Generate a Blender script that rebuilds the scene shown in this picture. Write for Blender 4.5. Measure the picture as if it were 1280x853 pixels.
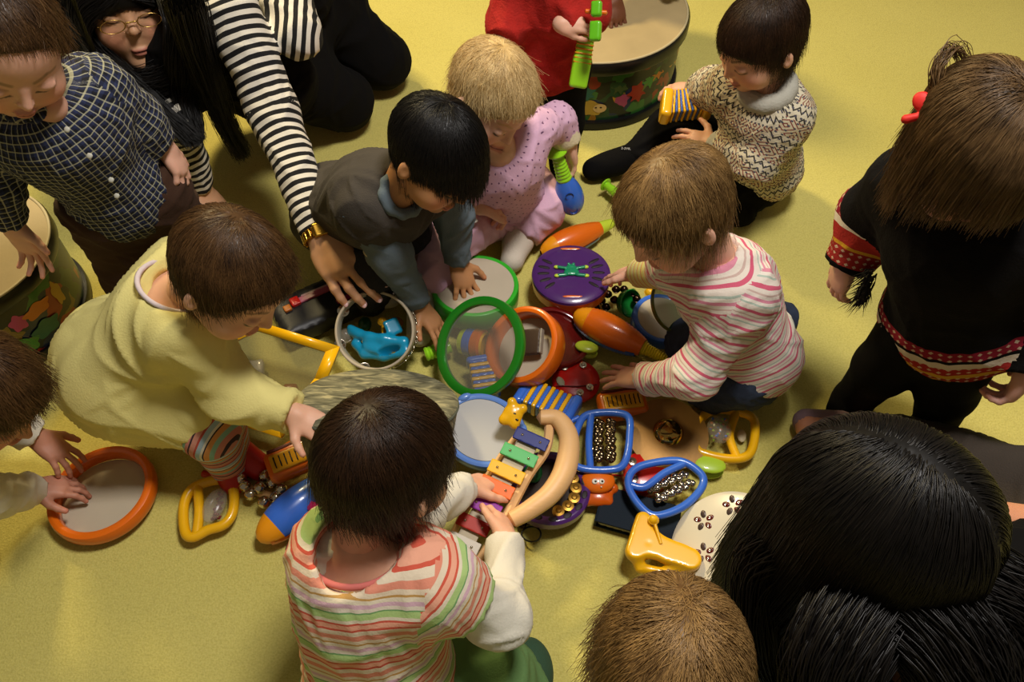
import bpy, bmesh, math, random
import numpy as np
from mathutils import Vector, Matrix, Euler
for _o in list(bpy.data.objects): bpy.data.objects.remove(_o)
SC = bpy.context.scene
COL = SC.collection
# ------------------------------------------------------------------ camera
CAM_H, PITCH, FPX = 1.35, math.radians(54), 995.0
cam_d = bpy.data.cameras.new('camera'); cam = bpy.data.objects.new('camera', cam_d); COL.objects.link(cam)
cam.location = (0, 0, CAM_H); cam.rotation_euler = (math.pi/2 - PITCH, 0, 0)
cam_d.sensor_width = 36; cam_d.lens = FPX/1280*36; cam_d.clip_start = .02
SC.camera = cam
# ------------------------------------------------------------------ world, lamps, exposure
w = bpy.data.worlds.new('world'); SC.world = w; w.use_nodes = True
w.node_tree.nodes['Background'].inputs[0].default_value = (1.0, .86, .62, 1)
w.node_tree.nodes['Background'].inputs[1].default_value = .13
def area(name, loc, target, size, power, color):
    l = bpy.data.lights.new(name, 'AREA'); l.shape = 'RECTANGLE'; l.size = size[0]; l.size_y = size[1]
    l.energy = power; l.color = color
    o = bpy.data.objects.new(name, l); COL.objects.link(o); o.location = loc
    o.rotation_euler = (Vector(target)-Vector(loc)).to_track_quat('-Z', 'Y').to_euler()
area('warm_ceiling_lamp', (-1.3, 2.8, 2.4), (0, 1.0, 0), (.4, .4), 80, (1.0, .80, .42))
area('white_ceiling_lamp', (.45, .9, 2.6), (0, 1.0, 0), (.45, .45), 52, (1.0, .95, .90))
SC.view_settings.view_transform = 'Standard'; SC.view_settings.look = 'None'
SC.view_settings.gamma = 1; SC.view_settings.use_curve_mapping = False
SC.view_settings.exposure = 0.05
# ------------------------------------------------------------------ points of the place seen at a height above the floor
SP, CP = math.sin(PITCH), math.cos(PITCH)
def J(px, py, z=0.0):
    a, b = (px-640)/FPX, (426.5-py)/FPX
    d = np.array([a, CP+SP*b, -SP+CP*b])
    t = (CAM_H - z)/-d[2]
    return np.array([0, 0, CAM_H]) + d*t
def V(*a): return np.array(a, float)
def nrm(v):
    v = np.asarray(v, float); return v/ (np.linalg.norm(v)+1e-12)
# ------------------------------------------------------------------ materials
def lin(h):
    h = h.lstrip('#'); h = h if len(h) == 6 else ''.join(x*2 for x in h); c = [int(h[i:i+2], 16)/255 for i in (0, 2, 4)]
    return tuple((x/12.92 if x <= .04045 else ((x+.055)/1.055)**2.4) for x in c) + (1,)
MATS = {}
def mat(name, color='#808080', rough=.5, metal=0, bump=0, bscale=200, trans=0, alpha=1, spec=.5, sheen=0, vary=0, vscale=12, coat=0, sss=0, colnode=None, bstretch=None, ior=1.45):
    if name in MATS: return MATS[name]
    m = bpy.data.materials.new(name); m.use_nodes = True; nt = m.node_tree; N = nt.nodes; L = nt.links
    p = N['Principled BSDF']; c = lin(color) if isinstance(color, str) else color
    p.inputs['Base Color'].default_value = c; p.inputs['Roughness'].default_value = rough
    p.inputs['Metallic'].default_value = metal; p.inputs['Transmission Weight'].default_value = trans
    p.inputs['Alpha'].default_value = alpha; p.inputs['Specular IOR Level'].default_value = spec
    p.inputs['Sheen Weight'].default_value = sheen; p.inputs['Coat Weight'].default_value = coat; p.inputs['IOR'].default_value = ior
    if sss:
        p.inputs['Subsurface Weight'].default_value = sss; p.inputs['Subsurface Radius'].default_value = (.012, .005, .003); p.inputs['Subsurface Scale'].default_value = 1
    tc = N.new('ShaderNodeTexCoord')
    src = None
    if colnode: src = colnode(nt, tc)
    if vary:
        n = N.new('ShaderNodeTexNoise'); n.inputs['Scale'].default_value = vscale; n.inputs['Detail'].default_value = 5
        L.new(tc.outputs['Object'], n.inputs['Vector'])
        hs = N.new('ShaderNodeHueSaturation'); mr = N.new('ShaderNodeMapRange')
        mr.inputs[3].default_value = 1-vary; mr.inputs[4].default_value = 1+vary; mr.inputs[1].default_value = .3; mr.inputs[2].default_value = .7
        L.new(n.outputs['Fac'], mr.inputs[0]); L.new(mr.outputs[0], hs.inputs['Value'])
        if src is not None: L.new(src, hs.inputs['Color'])
        else: hs.inputs['Color'].default_value = c
        src = hs.outputs[0]
    if src is not None: L.new(src, p.inputs['Base Color'])
    if bump:
        n = N.new('ShaderNodeTexNoise'); n.inputs['Scale'].default_value = bscale; n.inputs['Detail'].default_value = 4
        v = tc.outputs['Object']
        if bstretch:
            mp = N.new('ShaderNodeMapping'); mp.inputs['Scale'].default_value = bstretch; L.new(v, mp.inputs[0]); v = mp.outputs[0]
        L.new(v, n.inputs['Vector'])
        b = N.new('ShaderNodeBump'); b.inputs['Strength'].default_value = bump; b.inputs['Distance'].default_value = .003
        L.new(n.outputs['Fac'], b.inputs['Height']); L.new(b.outputs[0], p.inputs['Normal'])
    MATS[name] = m
    return m
def ramp(nt, fac, stops, interp='CONSTANT'):
    r = nt.nodes.new('ShaderNodeValToRGB'); e = r.color_ramp; e.interpolation = interp
    while len(e.elements) < len(stops): e.elements.new(.5)
    for el, (pos, c) in zip(e.elements, stops): el.position = pos; el.color = lin(c)
    nt.links.new(fac, r.inputs[0]); return r.outputs[0]
def mth(nt, op, a, b=None, c=None):
    n = nt.nodes.new('ShaderNodeMath'); n.operation = op
    for i, x in enumerate((a, b, c)):
        if x is None: continue
        if isinstance(x, (int, float)): n.inputs[i].default_value = x
        else: nt.links.new(x, n.inputs[i])
    return n.outputs[0]
def mixc(nt, fac, a, b):
    n = nt.nodes.new('ShaderNodeMix'); n.data_type = 'RGBA'
    for i, x in ((0, fac), (6, a), (7, b)):
        if isinstance(x, (int, float)): n.inputs[i].default_value = x
        elif isinstance(x, str): n.inputs[i].default_value = lin(x)
        else: nt.links.new(x, n.inputs[i])
    return n.outputs[2]
def uvsep(nt):
    a = nt.nodes.new('ShaderNodeAttribute'); a.attribute_name = 'cloth'
    s = nt.nodes.new('ShaderNodeSeparateXYZ'); nt.links.new(a.outputs['Vector'], s.inputs[0]); return s.outputs
# ------------------------------------------------------------------ object helpers
def link(o, parent=None, **k):
    COL.objects.link(o)
    if parent is not None: o.parent = parent
    for a, b in k.items(): o[a] = b
    return o
def thing(name, label, cat, loc=(0, 0, 0), rot=(0, 0, 0), group=None):
    o = bpy.data.objects.new(name, None); o.empty_display_size = .02
    o.location = Vector(loc); o.rotation_euler = rot
    link(o); o['label'] = label; o['category'] = cat
    if group: o['group'] = group
    return o
def mesh_np(name, v, f, m, parent=None, smooth=True, label=None):
    """v (n,3) ndarray, f list/ndarray of equal-length polygons"""
    me = bpy.data.meshes.new(name); f = np.asarray(f, np.int32); k = f.shape[1]
    me.vertices.add(len(v)); me.vertices.foreach_set('co', np.asarray(v, np.float32).ravel())
    me.loops.add(f.size); me.loops.foreach_set('vertex_index', f.ravel())
    me.polygons.add(len(f)); me.polygons.foreach_set('loop_start', np.arange(0, f.size, k, dtype=np.int32))
    me.update(calc_edges=True)
    if smooth: me.polygons.foreach_set('use_smooth', np.ones(len(f), bool))
    for mm in (m if isinstance(m, (list, tuple)) else [m]): me.materials.append(mm)
    o = bpy.data.objects.new(name, me); link(o, parent)
    if label: o['label'] = label
    return o
# floor ------------------------------------------------------------
def floor_col(nt, tc):
    N, L = nt.nodes, nt.links
    a = N.new('ShaderNodeTexNoise'); a.inputs['Scale'].default_value = 2.2; a.inputs['Detail'].default_value = 6; L.new(tc.outputs['Object'], a.inputs[0])
    b = N.new('ShaderNodeTexNoise'); b.inputs['Scale'].default_value = 260; b.inputs['Detail'].default_value = 3; L.new(tc.outputs['Object'], b.inputs[0])
    c = N.new('ShaderNodeTexNoise'); c.inputs['Scale'].default_value = 70; c.inputs['Detail'].default_value = 6; L.new(tc.outputs['Object'], c.inputs[0])
    big = ramp(nt, a.outputs[0], [(.3, '#bcb056'), (.7, '#ccc06a')], 'LINEAR')
    fine = ramp(nt, b.outputs[0], [(.36, '#a0954c'), (.6, '#dacf80')], 'LINEAR')
    m1 = mixc(nt, .30, big, fine)
    sp = ramp(nt, c.outputs[0], [(.30, '#aea25a'), (.50, '#c8bc66')], 'LINEAR')
    return mixc(nt, .22, m1, sp)
M_floor = mat('carpet_yellow', '#c8b85a', .9, bump=.55, bscale=330, spec=.2, sheen=.1, colnode=floor_col)
mesh_np('floor', V(-5, -4, 0, 5, -4, 0, 5, 8, 0, -5, 8, 0).reshape(4, 3), [[0, 1, 2, 3]], M_floor, smooth=False)['kind'] = 'structure'
# ------------------------------------------------------------------ implicit bodies: smooth unions of limbs, meshed into one skin
def basis(fwd, up):
    """rows: right, forward, up"""
    f = nrm(fwd); r = nrm(np.cross(f, up)); u = np.cross(r, f); return np.array([r, f, u])
def axis_basis(ax, ref):
    a = nrm(ax); r = np.asarray(ref, float) - np.dot(ref, a)*a; r = nrm(r); return np.array([r, np.cross(a, r), a])
class Prim:
    __slots__ = ('kind', 'a', 'b', 'ra', 'rb', 'R', 'k', 'op', 'uv', 'mi', 'flat')
    def __init__(s, kind, a, b=None, ra=.01, rb=None, R=None, k=.02, op='add', uv=None, mi=0, flat=(0, 0)):
        s.kind = kind; s.a = np.asarray(a, float); s.b = None if b is None else np.asarray(b, float); s.ra = ra; s.rb = ra if rb is None else rb
        s.R = R; s.k = k; s.op = op; s.uv = uv; s.mi = mi; s.flat = flat
    def box(s):
        if s.kind == 'cone':
            lo = np.minimum(s.a-s.ra, s.b-s.rb); hi = np.maximum(s.a+s.ra, s.b+s.rb)
        else:
            e = np.abs(s.R.T) @ np.asarray(s.ra, float); lo, hi = s.a-e, s.a+e
        return lo, hi
    def d(s, X, Y, Z):
        if s.kind == 'cone':
            ab = s.b-s.a; L2 = ab@ab + 1e-12
            x, y, z = X-s.a[0], Y-s.a[1], Z-s.a[2]
            tt = (x*ab[0]+y*ab[1]+z*ab[2])/L2; t = np.clip(tt, 0, 1)
            dd = np.sqrt((x-t*ab[0])**2+(y-t*ab[1])**2+(z-t*ab[2])**2) - (s.ra+(s.rb-s.ra)*t)
            Ln = math.sqrt(L2)
            if s.flat[0]: dd = np.maximum(dd, -tt*Ln)
            if s.flat[1]: dd = np.maximum(dd, (tt-1)*Ln)
            return dd
        x, y, z = X-s.a[0], Y-s.a[1], Z-s.a[2]; R = s.R
        p = R[0, 0]*x+R[0, 1]*y+R[0, 2]*z; q = R[1, 0]*x+R[1, 1]*y+R[1, 2]*z; r = R[2, 0]*x+R[2, 1]*y+R[2, 2]*z
        if s.kind == 'ell':
            A, B, C = s.ra
            k0 = np.sqrt((p/A)**2+(q/B)**2+(r/C)**2); k1 = np.sqrt((p/A**2)**2+(q/B**2)**2+(r/C**2)**2)+1e-9
            return k0*(k0-1)/k1
        e = s.rb; hx, hy, hz = s.ra   # rounded box
        u, v, ww = np.abs(p)-(hx-e), np.abs(q)-(hy-e), np.abs(r)-(hz-e)
        return np.sqrt(np.maximum(u, 0)**2+np.maximum(v, 0)**2+np.maximum(ww, 0)**2)+np.minimum(np.maximum(np.maximum(u, v), ww), 0)-e
_E12 = [(a, b) for a in range(8) for b in range(a+1, 8) if bin(a ^ b).count('1') == 1]
class Field:
    def __init__(s): s.P = []; s.cuts = []
    def cone(s, a, b, ra, rb=None, **k): s.P.append(Prim('cone', a, b, ra, rb, **k)); return s
    def ball(s, a, r, **k): s.P.append(Prim('ell', a, None, (r, r, r), None, np.eye(3), **k)); return s
    def ell(s, a, radii, R=None, **k): s.P.append(Prim('ell', a, None, tuple(radii), None, np.eye(3) if R is None else R, **k)); return s
    def box(s, a, half, e, R=None, **k): s.P.append(Prim('box', a, None, tuple(half), e, np.eye(3) if R is None else R, **k)); return s
    def cut(s, o, n): s.cuts.append((np.asarray(o, float), nrm(n))); return s
    def mesh(s, h, warp=None):
        los, his = zip(*[p.box() for p in s.P if p.op == 'add'])
        lo = np.min(los, 0)-3*h; hi = np.max(his, 0)+3*h
        n = np.ceil((hi-lo)/h).astype(int)+1
        F = np.full(n, .5, np.float32)
        ax = [(lo[i]+np.arange(n[i])*h) for i in range(3)]
        for p in s.P:
            a, b = p.box(); mgn = p.k+3*h
            i0 = np.clip(((a-mgn-lo)/h).astype(int), 0, n-1); i1 = np.clip(((b+mgn-lo)/h).astype(int)+2, 0, n)
            if np.any(i1 <= i0): continue
            sl = tuple(slice(i0[i], i1[i]) for i in range(3))
            X = ax[0][sl[0]][:, None, None]; Y = ax[1][sl[1]][None, :, None]; Z = ax[2][sl[2]][None, None, :]
            D = p.d(X, Y, Z).astype(np.float32); G = F[sl]; k = max(p.k, 1e-5)
            if p.op == 'add':
                hh = np.maximum(k-np.abs(G-D), 0)/k; F[sl] = np.minimum(G, D)-hh*hh*k*.25
            else:
                D = -D; hh = np.maximum(k-np.abs(G-D), 0)/k; F[sl] = np.maximum(G, D)+hh*hh*k*.25
        for o, nn in s.cuts:
            X = ax[0][:, None, None]; Y = ax[1][None, :, None]; Z = ax[2][None, None, :]
            F = np.maximum(F, ((X-o[0])*nn[0]+(Y-o[1])*nn[1]+(Z-o[2])*nn[2]).astype(np.float32))
        S = F < 0
        c = np.zeros(np.array(S.shape)-1, np.int8)
        def sub(A, o): return A[o & 1:A.shape[0]-1+(o & 1), (o >> 1) & 1:A.shape[1]-1+((o >> 1) & 1), (o >> 2):A.shape[2]-1+(o >> 2)]
        for o in range(8): c += sub(S, o)
        act = (c > 0) & (c < 8); I = np.argwhere(act)
        vid = np.full(act.shape, -1, np.int32); vid[act] = np.arange(len(I))
        val = np.stack([F[I[:, 0]+(o & 1), I[:, 1]+((o >> 1) & 1), I[:, 2]+(o >> 2)] for o in range(8)], 1)
        acc = np.zeros((len(I), 3)); cnt = np.zeros(len(I))
        offs = np.array([[o & 1, (o >> 1) & 1, o >> 2] for o in range(8)], float)
        for a, b in _E12:
            va, vb = val[:, a], val[:, b]; m = (va < 0) != (vb < 0)
            t = np.where(m, va/(va-vb+1e-20), 0)
            acc[m] += offs[a]+(offs[b]-offs[a])*t[m, None]; cnt[m] += 1
        v = lo + (I + acc/cnt[:, None])*h
        faces = []
        for axn in range(3):
            A = [0, 1, 2]; sh = [1, 1, 1]
            s0 = [slice(1, -1)]*3; s1 = [slice(1, -1)]*3; s0[axn] = slice(0, -1); s1[axn] = slice(1, None)
            a_, b_ = S[tuple(s0)], S[tuple(s1)]; q = np.argwhere(a_ != b_)
            if not len(q): continue
            inside = a_[tuple(q.T)]
            base = q+1; base[:, axn] -= 1
            y, z = [(1, 2), (2, 0), (0, 1)][axn]
            def cell(dy, dz):
                g = base.copy(); g[:, y] += dy; g[:, z] += dz; return vid[g[:, 0], g[:, 1], g[:, 2]]
            qd = np.stack([cell(-1, -1), cell(0, -1), cell(0, 0), cell(-1, 0)], 1)
            qd[~inside] = qd[~inside][:, ::-1]; faces.append(qd)
        f = np.concatenate(faces); f = f[(f >= 0).all(1)]
        if warp is not None:
            nr = normals(v, f); v = v + nr*warp(v)[:, None]
        return v, f
    def nearest(s, v):
        D = []
        idx = [i for i, p in enumerate(s.P) if p.op == 'add']
        for i in idx: D.append(s.P[i].d(v[:, 0], v[:, 1], v[:, 2]))
        return np.array(idx)[np.argmin(np.array(D), 0)]
    def cloth(s, v, f):
        """cloth coordinates at each face corner: u around the limb, v along it"""
        ni = np.repeat(s.nearest(v[f].mean(1)), 4); v = v[f.ravel()]; out = np.zeros((len(v), 3), np.float32)
        for i in np.unique(ni):
            m = ni == i; fr = s.P[i].uv
            if fr is None: continue
            o, R, rad, v0 = fr[:4]; q = (v[m]-o) @ R.T
            out[m, 0] = np.arctan2(q[:, 1], q[:, 0])*rad; out[m, 1] = q[:, 2]+v0; out[m, 2] = fr[4] if len(fr) > 4 else 0
        return out
def normals(v, f):
    n = np.cross(v[f[:, 2]]-v[f[:, 0]], v[f[:, 3]]-v[f[:, 1]]); o = np.zeros_like(v)
    for k in range(4): np.add.at(o, f[:, k], n)
    return o/(np.linalg.norm(o, axis=1)[:, None]+1e-12)
def folds(amp, scale=28, seed=0, stretch=(1, 1, 1)):
    rs = np.random.RandomState(seed); D = [(nrm(rs.randn(3))*scale*(.6+rs.rand()*1.1)*np.array(stretch), rs.rand()*6.28) for _ in range(7)]
    def w(v):
        o = np.zeros(len(v)); q = v + .012*np.sin(v[:, [1, 2, 0]]*scale*1.3)
        for i, (d, ph) in enumerate(D): o = np.maximum(o, (1-np.abs(np.sin(q@d*1.5+ph)))**2.2*(.45+.55*np.sin(q@D[i-1][0]*.7+i)**2))
        return amp*1.5*(o-.45)
    return w
def add_attr(o, name, data, typ='FLOAT_VECTOR'):
    a = o.data.attributes.new(name, typ, 'CORNER' if len(data) == len(o.data.loops) else 'POINT')
    a.data.foreach_set('vector' if typ == 'FLOAT_VECTOR' else 'color', np.asarray(data, np.float32).ravel())
# skin -----------------------------------------------------------
def skin_mat():
    if 'skin' in MATS: return MATS['skin']
    def cn(nt, tc):
        a = nt.nodes.new('ShaderNodeAttribute'); a.attribute_name = 'tone'; return a.outputs['Color']
    return mat('skin', '#d9a184', .5, bump=.06, bscale=500, sss=.12, colnode=cn, spec=.4, vary=.05, vscale=30)
def tone(v, base, paints):
    c = np.tile(np.array(lin(base)), (len(v), 1)).astype(np.float32)
    for pt in paints:
        if isinstance(pt[0], str):
            _, hc_, hR, hs_, a, b, r, col, amt = pt; q = (v-hc_)@hR.T/hs_; ab = b-a; x = q[:, [0, 2]]
            t = np.clip(((x-a)@ab)/(ab@ab+1e-9), 0, 1); d = np.linalg.norm(x-a-t[:, None]*ab, axis=1); ok = (q[:, 1] > .04) & (np.linalg.norm(q, axis=1) < .14)
            m = (np.clip((r*1.5-d)/(r*.9), 0, 1)*ok)[:, None]*amt; c = c*(1-m)+np.array(lin(col))*m; continue
        p, r, col, amt = pt
        if isinstance(p, tuple):   # capsule
            a, b = p; ab = b-a; t = np.clip(((v-a)@ab)/(ab@ab), 0, 1); d = np.linalg.norm(v-a-t[:, None]*ab, axis=1)
        else: d = np.linalg.norm(v-p, axis=1)
        m = np.clip(1.5-d/r*1.0, 0, 1)[:, None]*amt if amt < .9 else np.clip((r*1.25-d)/(r*.5), 0, 1)[:, None]*amt
        c = c*(1-m)+np.array(lin(col))*m
    return c
def hand(F, wr, d, n, side, s=1.0, curl=(.25, .3, .3, .35), spread=.14, thumb=(.9, .2), fore=None):
    """five fingers on a palm; wr wrist, d direction to the knuckles, n back of the hand, side: thumb on +cross(d,n) or the other side"""
    d = nrm(d); n = nrm(np.asarray(n, float)-np.dot(n, d)*d); la = np.cross(d, n)*side
    R = np.array([la, d, n]); tips = []
    F.ell(wr+d*.024*s, (.0235*s, .031*s, .0125*s), R, k=.008*s)
    if fore is not None: F.cone(wr-nrm(fore)*.035*s, wr+d*.008*s, .0165*s, .0145*s, k=.01*s)
    ln = [.046, .052, .048, .038]; of = [.0175, .006, -.006, -.0170]; st = [.043, .046, .044, .039]
    for i in range(4):
        a = wr+d*st[i]*s+la*of[i]*s
        F.cone(wr+d*.012*s+la*of[i]*.7*s, a, .0085*s, .0068*s, k=.006*s)
        ang = spread*(1.5-i)*.9; fd = nrm(d*math.cos(ang)+la*math.sin(ang)); c = curl[i]; th = c*.7; p = a
        for j, (fr, rr) in enumerate(((.46, .0058), (.30, .0052), (.24, .0047))):
            dd = fd*math.cos(th)-n*math.sin(th); q = p+dd*ln[i]*fr*s
            F.cone(p, q, rr*s, (rr-.0005)*s, k=.0022*s); p = q; th += c*(1.1 if j == 0 else .7)
        tips.append(p)
    a = wr+d*.010*s+la*.015*s; t1, t2 = thumb
    dd = nrm(d*math.cos(t1)+la*math.sin(t1)-n*t2); b = a+dd*.024*s; F.cone(a, b, .0105*s, .0075*s, k=.006*s)
    dd2 = nrm(dd*.8+d*.5-n*.15); c_ = b+dd2*.015*s; F.cone(b, c_, .0070*s, .0062*s, k=.003*s)
    e_ = c_+nrm(dd2+d*.3)*.012*s; F.cone(c_, e_, .0062*s, .0052*s, k=.0025*s); tips.append(e_)
    return tips
def head_geo(F, c, R, s, adult=False, ears=True, eyes=.0):
    """head of a small child in its own frame (right, forward, up)"""
    W = lambda x, y, z: c + R.T @ (np.array([x, y, z])*s)
    if adult:
        F.ell(W(0, -.008, .028), (.070*s, .090*s, .082*s), R, k=.02)
        F.ell(W(0, .022, -.04), (.058*s, .058*s, .068*s), R, k=.03)
        F.ell(W(0, .062, -.088), (.022*s, .018*s, .016*s), R, k=.02)
        zz = -.012; ez = .004; my = -.06
    else:
        F.ell(W(0, -.006, .020), (.069*s, .084*s, .072*s), R, k=.02)
        F.ell(W(0, .022, -.030), (.056*s, .055*s, .052*s), R, k=.03)
        F.ell(W(0, .060, -.066), (.018*s, .016*s, .014*s), R, k=.018)
        zz = -.012; ez = -.002; my = -.048
    for q in (-1, 1):
        F.ell(W(q*.033, .048, -.034), (.026*s, .025*s, .026*s), R, k=.02)
        F.ell(W(q*.028, .083, ez), (.014*s, .010*s, .009*s), R, k=.008, op='sub')
        F.ell(W(q*.028, .0695, ez-.001), (.0135*s, .0090*s, .0085*s), R, k=.005)
        if ears:
            Re = axis_basis(R.T@V(0, -.25, 1), R.T@V(q, .25, 0)); Re = np.array([Re[0], Re[1], Re[2]])
            F.ell(W(q*.068, -.004, -.018), (.0065*s, .011*s, .018*s), Re, k=.006)
            F.ell(W(q*.0745, .001, -.016), (.004*s, .006*s, .010*s), Re, k=.003, op='sub')
    ns = 1.0 if adult else .8
    F.cone(W(0, .078, .002), W(0, .085+.004*ns, zz-.006), .005*s, .0085*s*ns, k=.009)
    for q in (-1, 1): F.ball(W(q*.0075*ns, .0825, zz-.009), .0058*s*ns, k=.004)
    F.ell(W(0, .079, my+.0035), (.014*s, .0065*s, .0045*s), R, k=.004); F.ell(W(0, .0775, my-.0045), (.012*s, .0065*s, .005*s), R, k=.004)
    F.ell(W(0, .089, my-.0003), (.013*s, .006*s, .0011*s), R, k=.002, op='sub')
    fp = lambda x0, z0, x1, z1, r, col, amt: ('face', c, R, s, np.array([x0, z0]), np.array([x1, z1]), r, col, amt)
    P = [(W(q*.036, .068, -.034), .02*s, '#e08a70', .45) for q in (-1, 1)]
    P += [fp(-.012, my+.003, .012, my+.0025, .0034, '#b0605a', .7), fp(-.009, my-.0045, .009, my-.0040, .0034, '#b8685c', .7), fp(-.0135, my-.0005, .0135, my-.0005, .0014, '#5e2420', .95)]
    for q in (-1, 1):
        P += [fp(q*.0155, ez-.0055, q*.027, ez-.0085, .0016, '#24150e', .95), fp(q*.027, ez-.0085, q*.041, ez-.0045, .0019, '#24150e', .95), fp(q*.018, ez+.006, q*.038, ez+.0065, .0022, '#8a5a44', .35), fp(q*.0065, zz-.0135, q*.0065, zz-.0135, .0022, '#5a2c20', .6)]
    return W, P
def brow(W, P, s, col, z=.016, th=.0028):
    q0 = next(p for p in P if p[0] is not None and isinstance(p[0], str)); c, R = q0[1], q0[2]
    for q in (-1, 1): P += [('face', c, R, s, np.array([q*.014, z-.002]), np.array([q*.030, z+.003]), th, col, .75), ('face', c, R, s, np.array([q*.030, z+.003]), np.array([q*.044, z-.001]), th*.8, col, .7)]
def skin_mesh(pieces, base, paints, parent, name='body'):
    vs, fs, o = [], [], 0
    for v, f in pieces: vs.append(v); fs.append(f+o); o += len(v)
    v = np.concatenate(vs); f = np.concatenate(fs)
    ob = mesh_np(name, v, f, skin_mat(), parent); add_attr(ob, 'tone', tone(v, base, paints), 'FLOAT_COLOR'); return ob
# hair -----------------------------------------------------------
def hair_mat(name, dark, light, rough=.42):
    if name in MATS: return MATS[name]
    def cn(nt, tc):
        hi = nt.nodes.new('ShaderNodeHairInfo'); n = nt.nodes.new('ShaderNodeTexNoise'); n.inputs['Scale'].default_value = 38; n.inputs['Detail'].default_value = 3
        nt.links.new(tc.outputs['Object'], n.inputs['Vector'])
        f = mth(nt, 'ADD', mth(nt, 'MULTIPLY', hi.outputs['Random'], .55), mth(nt, 'MULTIPLY', mth(nt, 'SUBTRACT', n.outputs['Fac'], .28), 1.1))
        return ramp(nt, f, [(.05, dark), (.95, light)], 'LINEAR')
    return mat(name, dark, rough, colnode=cn, spec=.35)
def hair(parent, c, R, s, m, n=5000, crown=(0, -.35, 1), length=.09, lift=.02, grav=.25, noise=.35, line=(.62, -.10), part=None, radius=.0005, seed=1, clump=40, nape=-.055, steps=9, cap=True, wisp=.0, rad3=(.069, .084, .072), z0=.020, swirl=.5, reach=1.0, floor_z=None, cheek=.035, curl=0, blow=None, fringe=.5, open_face=False):
    rs = np.random.RandomState(seed); rad = np.array(rad3)*s*1.03; cc = c+R.T@(np.array([0, -.006, z0])*s); cr = nrm(crown)
    def grows(u):      # u in head frame, unit
        p = u*np.array(rad3)
        hl = (p[:, 1]*.62+ -p[:, 2]*.55) < line[0]*.05
        face = (p[:, 1] > cheek-.035+.02) & (p[:, 2] < .018)
        return hl & ~face & (p[:, 2] > nape) & ~((np.abs(p[:, 0]) > .05) & (p[:, 1] > -.006) & (p[:, 2] < -.012))
    n = int(n*1.7); radius *= .72; clump = int(clump*1.3)
    if cap:
        F = Field(); F.ell(cc, rad*1.01, R, k=.01)
        o, nn = c, None
        # hairline plane and nape
        F.cut(c+R.T@(np.array([0, line[0]*.05/.62+.004, z0])*s), R.T@V(0, .62, -.55)/1.0)
        F.cut(cc+R.T@(np.array([0, 0, nape-.004])*s), R.T@V(0, 0, -1))
        v, f = F.mesh(.0045*max(1, s), warp=lambda v: .0012*np.sin((v@R.T)[:, 0]*900)*np.sin((v@R.T)[:, 1]*160))
        base = mesh_np('hair', v, f, m, parent)
    else: base = None
    u = nrm3(rs.randn(int(n*2.6), 3)); u = u[grows(u)][:n]; N = len(u)
    g = rs.randint(0, max(N//clump, 1), N); gn = rs.randn(N//clump+1, 3)
    grav_l = R@V(0, 0, -1)
    blow_l = R@np.asarray(blow, float) if blow is not None else 0
    P = np.zeros((N, steps, 3)); p = u*rad; lf = 1+lift*(.2+rs.rand(N))[:, None]
    L = length*s*(.5+.75*rs.rand(N)**.8)*(1-fringe*np.clip((u[:, 1]-.15)/.55, 0, 1)); st = L/(steps-1); own = rs.randn(N, 3)
    for i in range(steps):
        P[:, i] = p; q = p/rad; qn = np.linalg.norm(q, axis=1)[:, None]; un = q/qn
        aw = un*(un@cr)[:, None]-cr; aw /= (np.linalg.norm(aw, axis=1)[:, None]+.15)
        sw = np.cross(un, cr)*swirl*max(0, 1-i/4)
        if part is not None: aw = aw*.4+np.sign(u[:, 0]-part)[:, None]*V(1, 0, 0)*.6
        t = i/(steps-1); free = np.clip((qn-1.0)*8, 0, 1)
        v = aw*(1-free*.7)+sw+grav_l*(grav*(1+2.2*t)+free*grav*2)+(gn[g]*.75+own*.3)*noise*(.35+t*.9)+blow_l*t
        if curl: v = v+curl*np.stack([np.cos(i*1.3+g), np.sin(i*1.3+g), np.cos(i*1.7+g*2)], 1)*t
        v /= np.linalg.norm(v, axis=1)[:, None]+1e-9
        nn = nrm3(un/rad); ins = (v*nn).sum(1)[:, None]; v = np.where((qn < 1.06) & (ins < 0), v-nn*ins, v)
        if wisp: v = v+nn*wisp*t
        p = p+v*st[:, None]; q = p/rad; qn = np.linalg.norm(q, axis=1)[:, None]; tgt = 1+(lf-1)*min(1, .4+t)
        p = np.where(qn < tgt, p/qn*tgt, p)
        if open_face:   # parted hair hangs beside the face, not over it
            q = p/rad; mk_ = (q[:, 1] > .1) & (q[:, 2] < .75) & (np.abs(q[:, 0]) < .98); sx_ = np.sign(u[:, 0]-part); w_ = min(1, i/3)
            p[mk_, 0] = p[mk_, 0]*(1-w_)+(sx_[mk_]*rad[0]*1.0)*w_
    Wd = P@R+cc
    if floor_z is not None: Wd[..., 2] = np.maximum(Wd[..., 2], floor_z)
    hc = bpy.data.hair_curves.new('hair'); hc.add_curves([steps]*N)
    hc.points.foreach_set('position', Wd.astype(np.float32).ravel())
    r = np.tile(np.linspace(1, .45, steps)*radius, N).astype(np.float32)
    a = hc.attributes.get('radius') or hc.attributes.new('radius', 'FLOAT', 'POINT'); a.data.foreach_set('value', r)
    hc.materials.append(m)
    o = bpy.data.objects.new('hair_strands' if cap else 'hair', hc); link(o, base if cap else parent)
    return o
def nrm3(a): return a/(np.linalg.norm(a, axis=1)[:, None]+1e-12)
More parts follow.
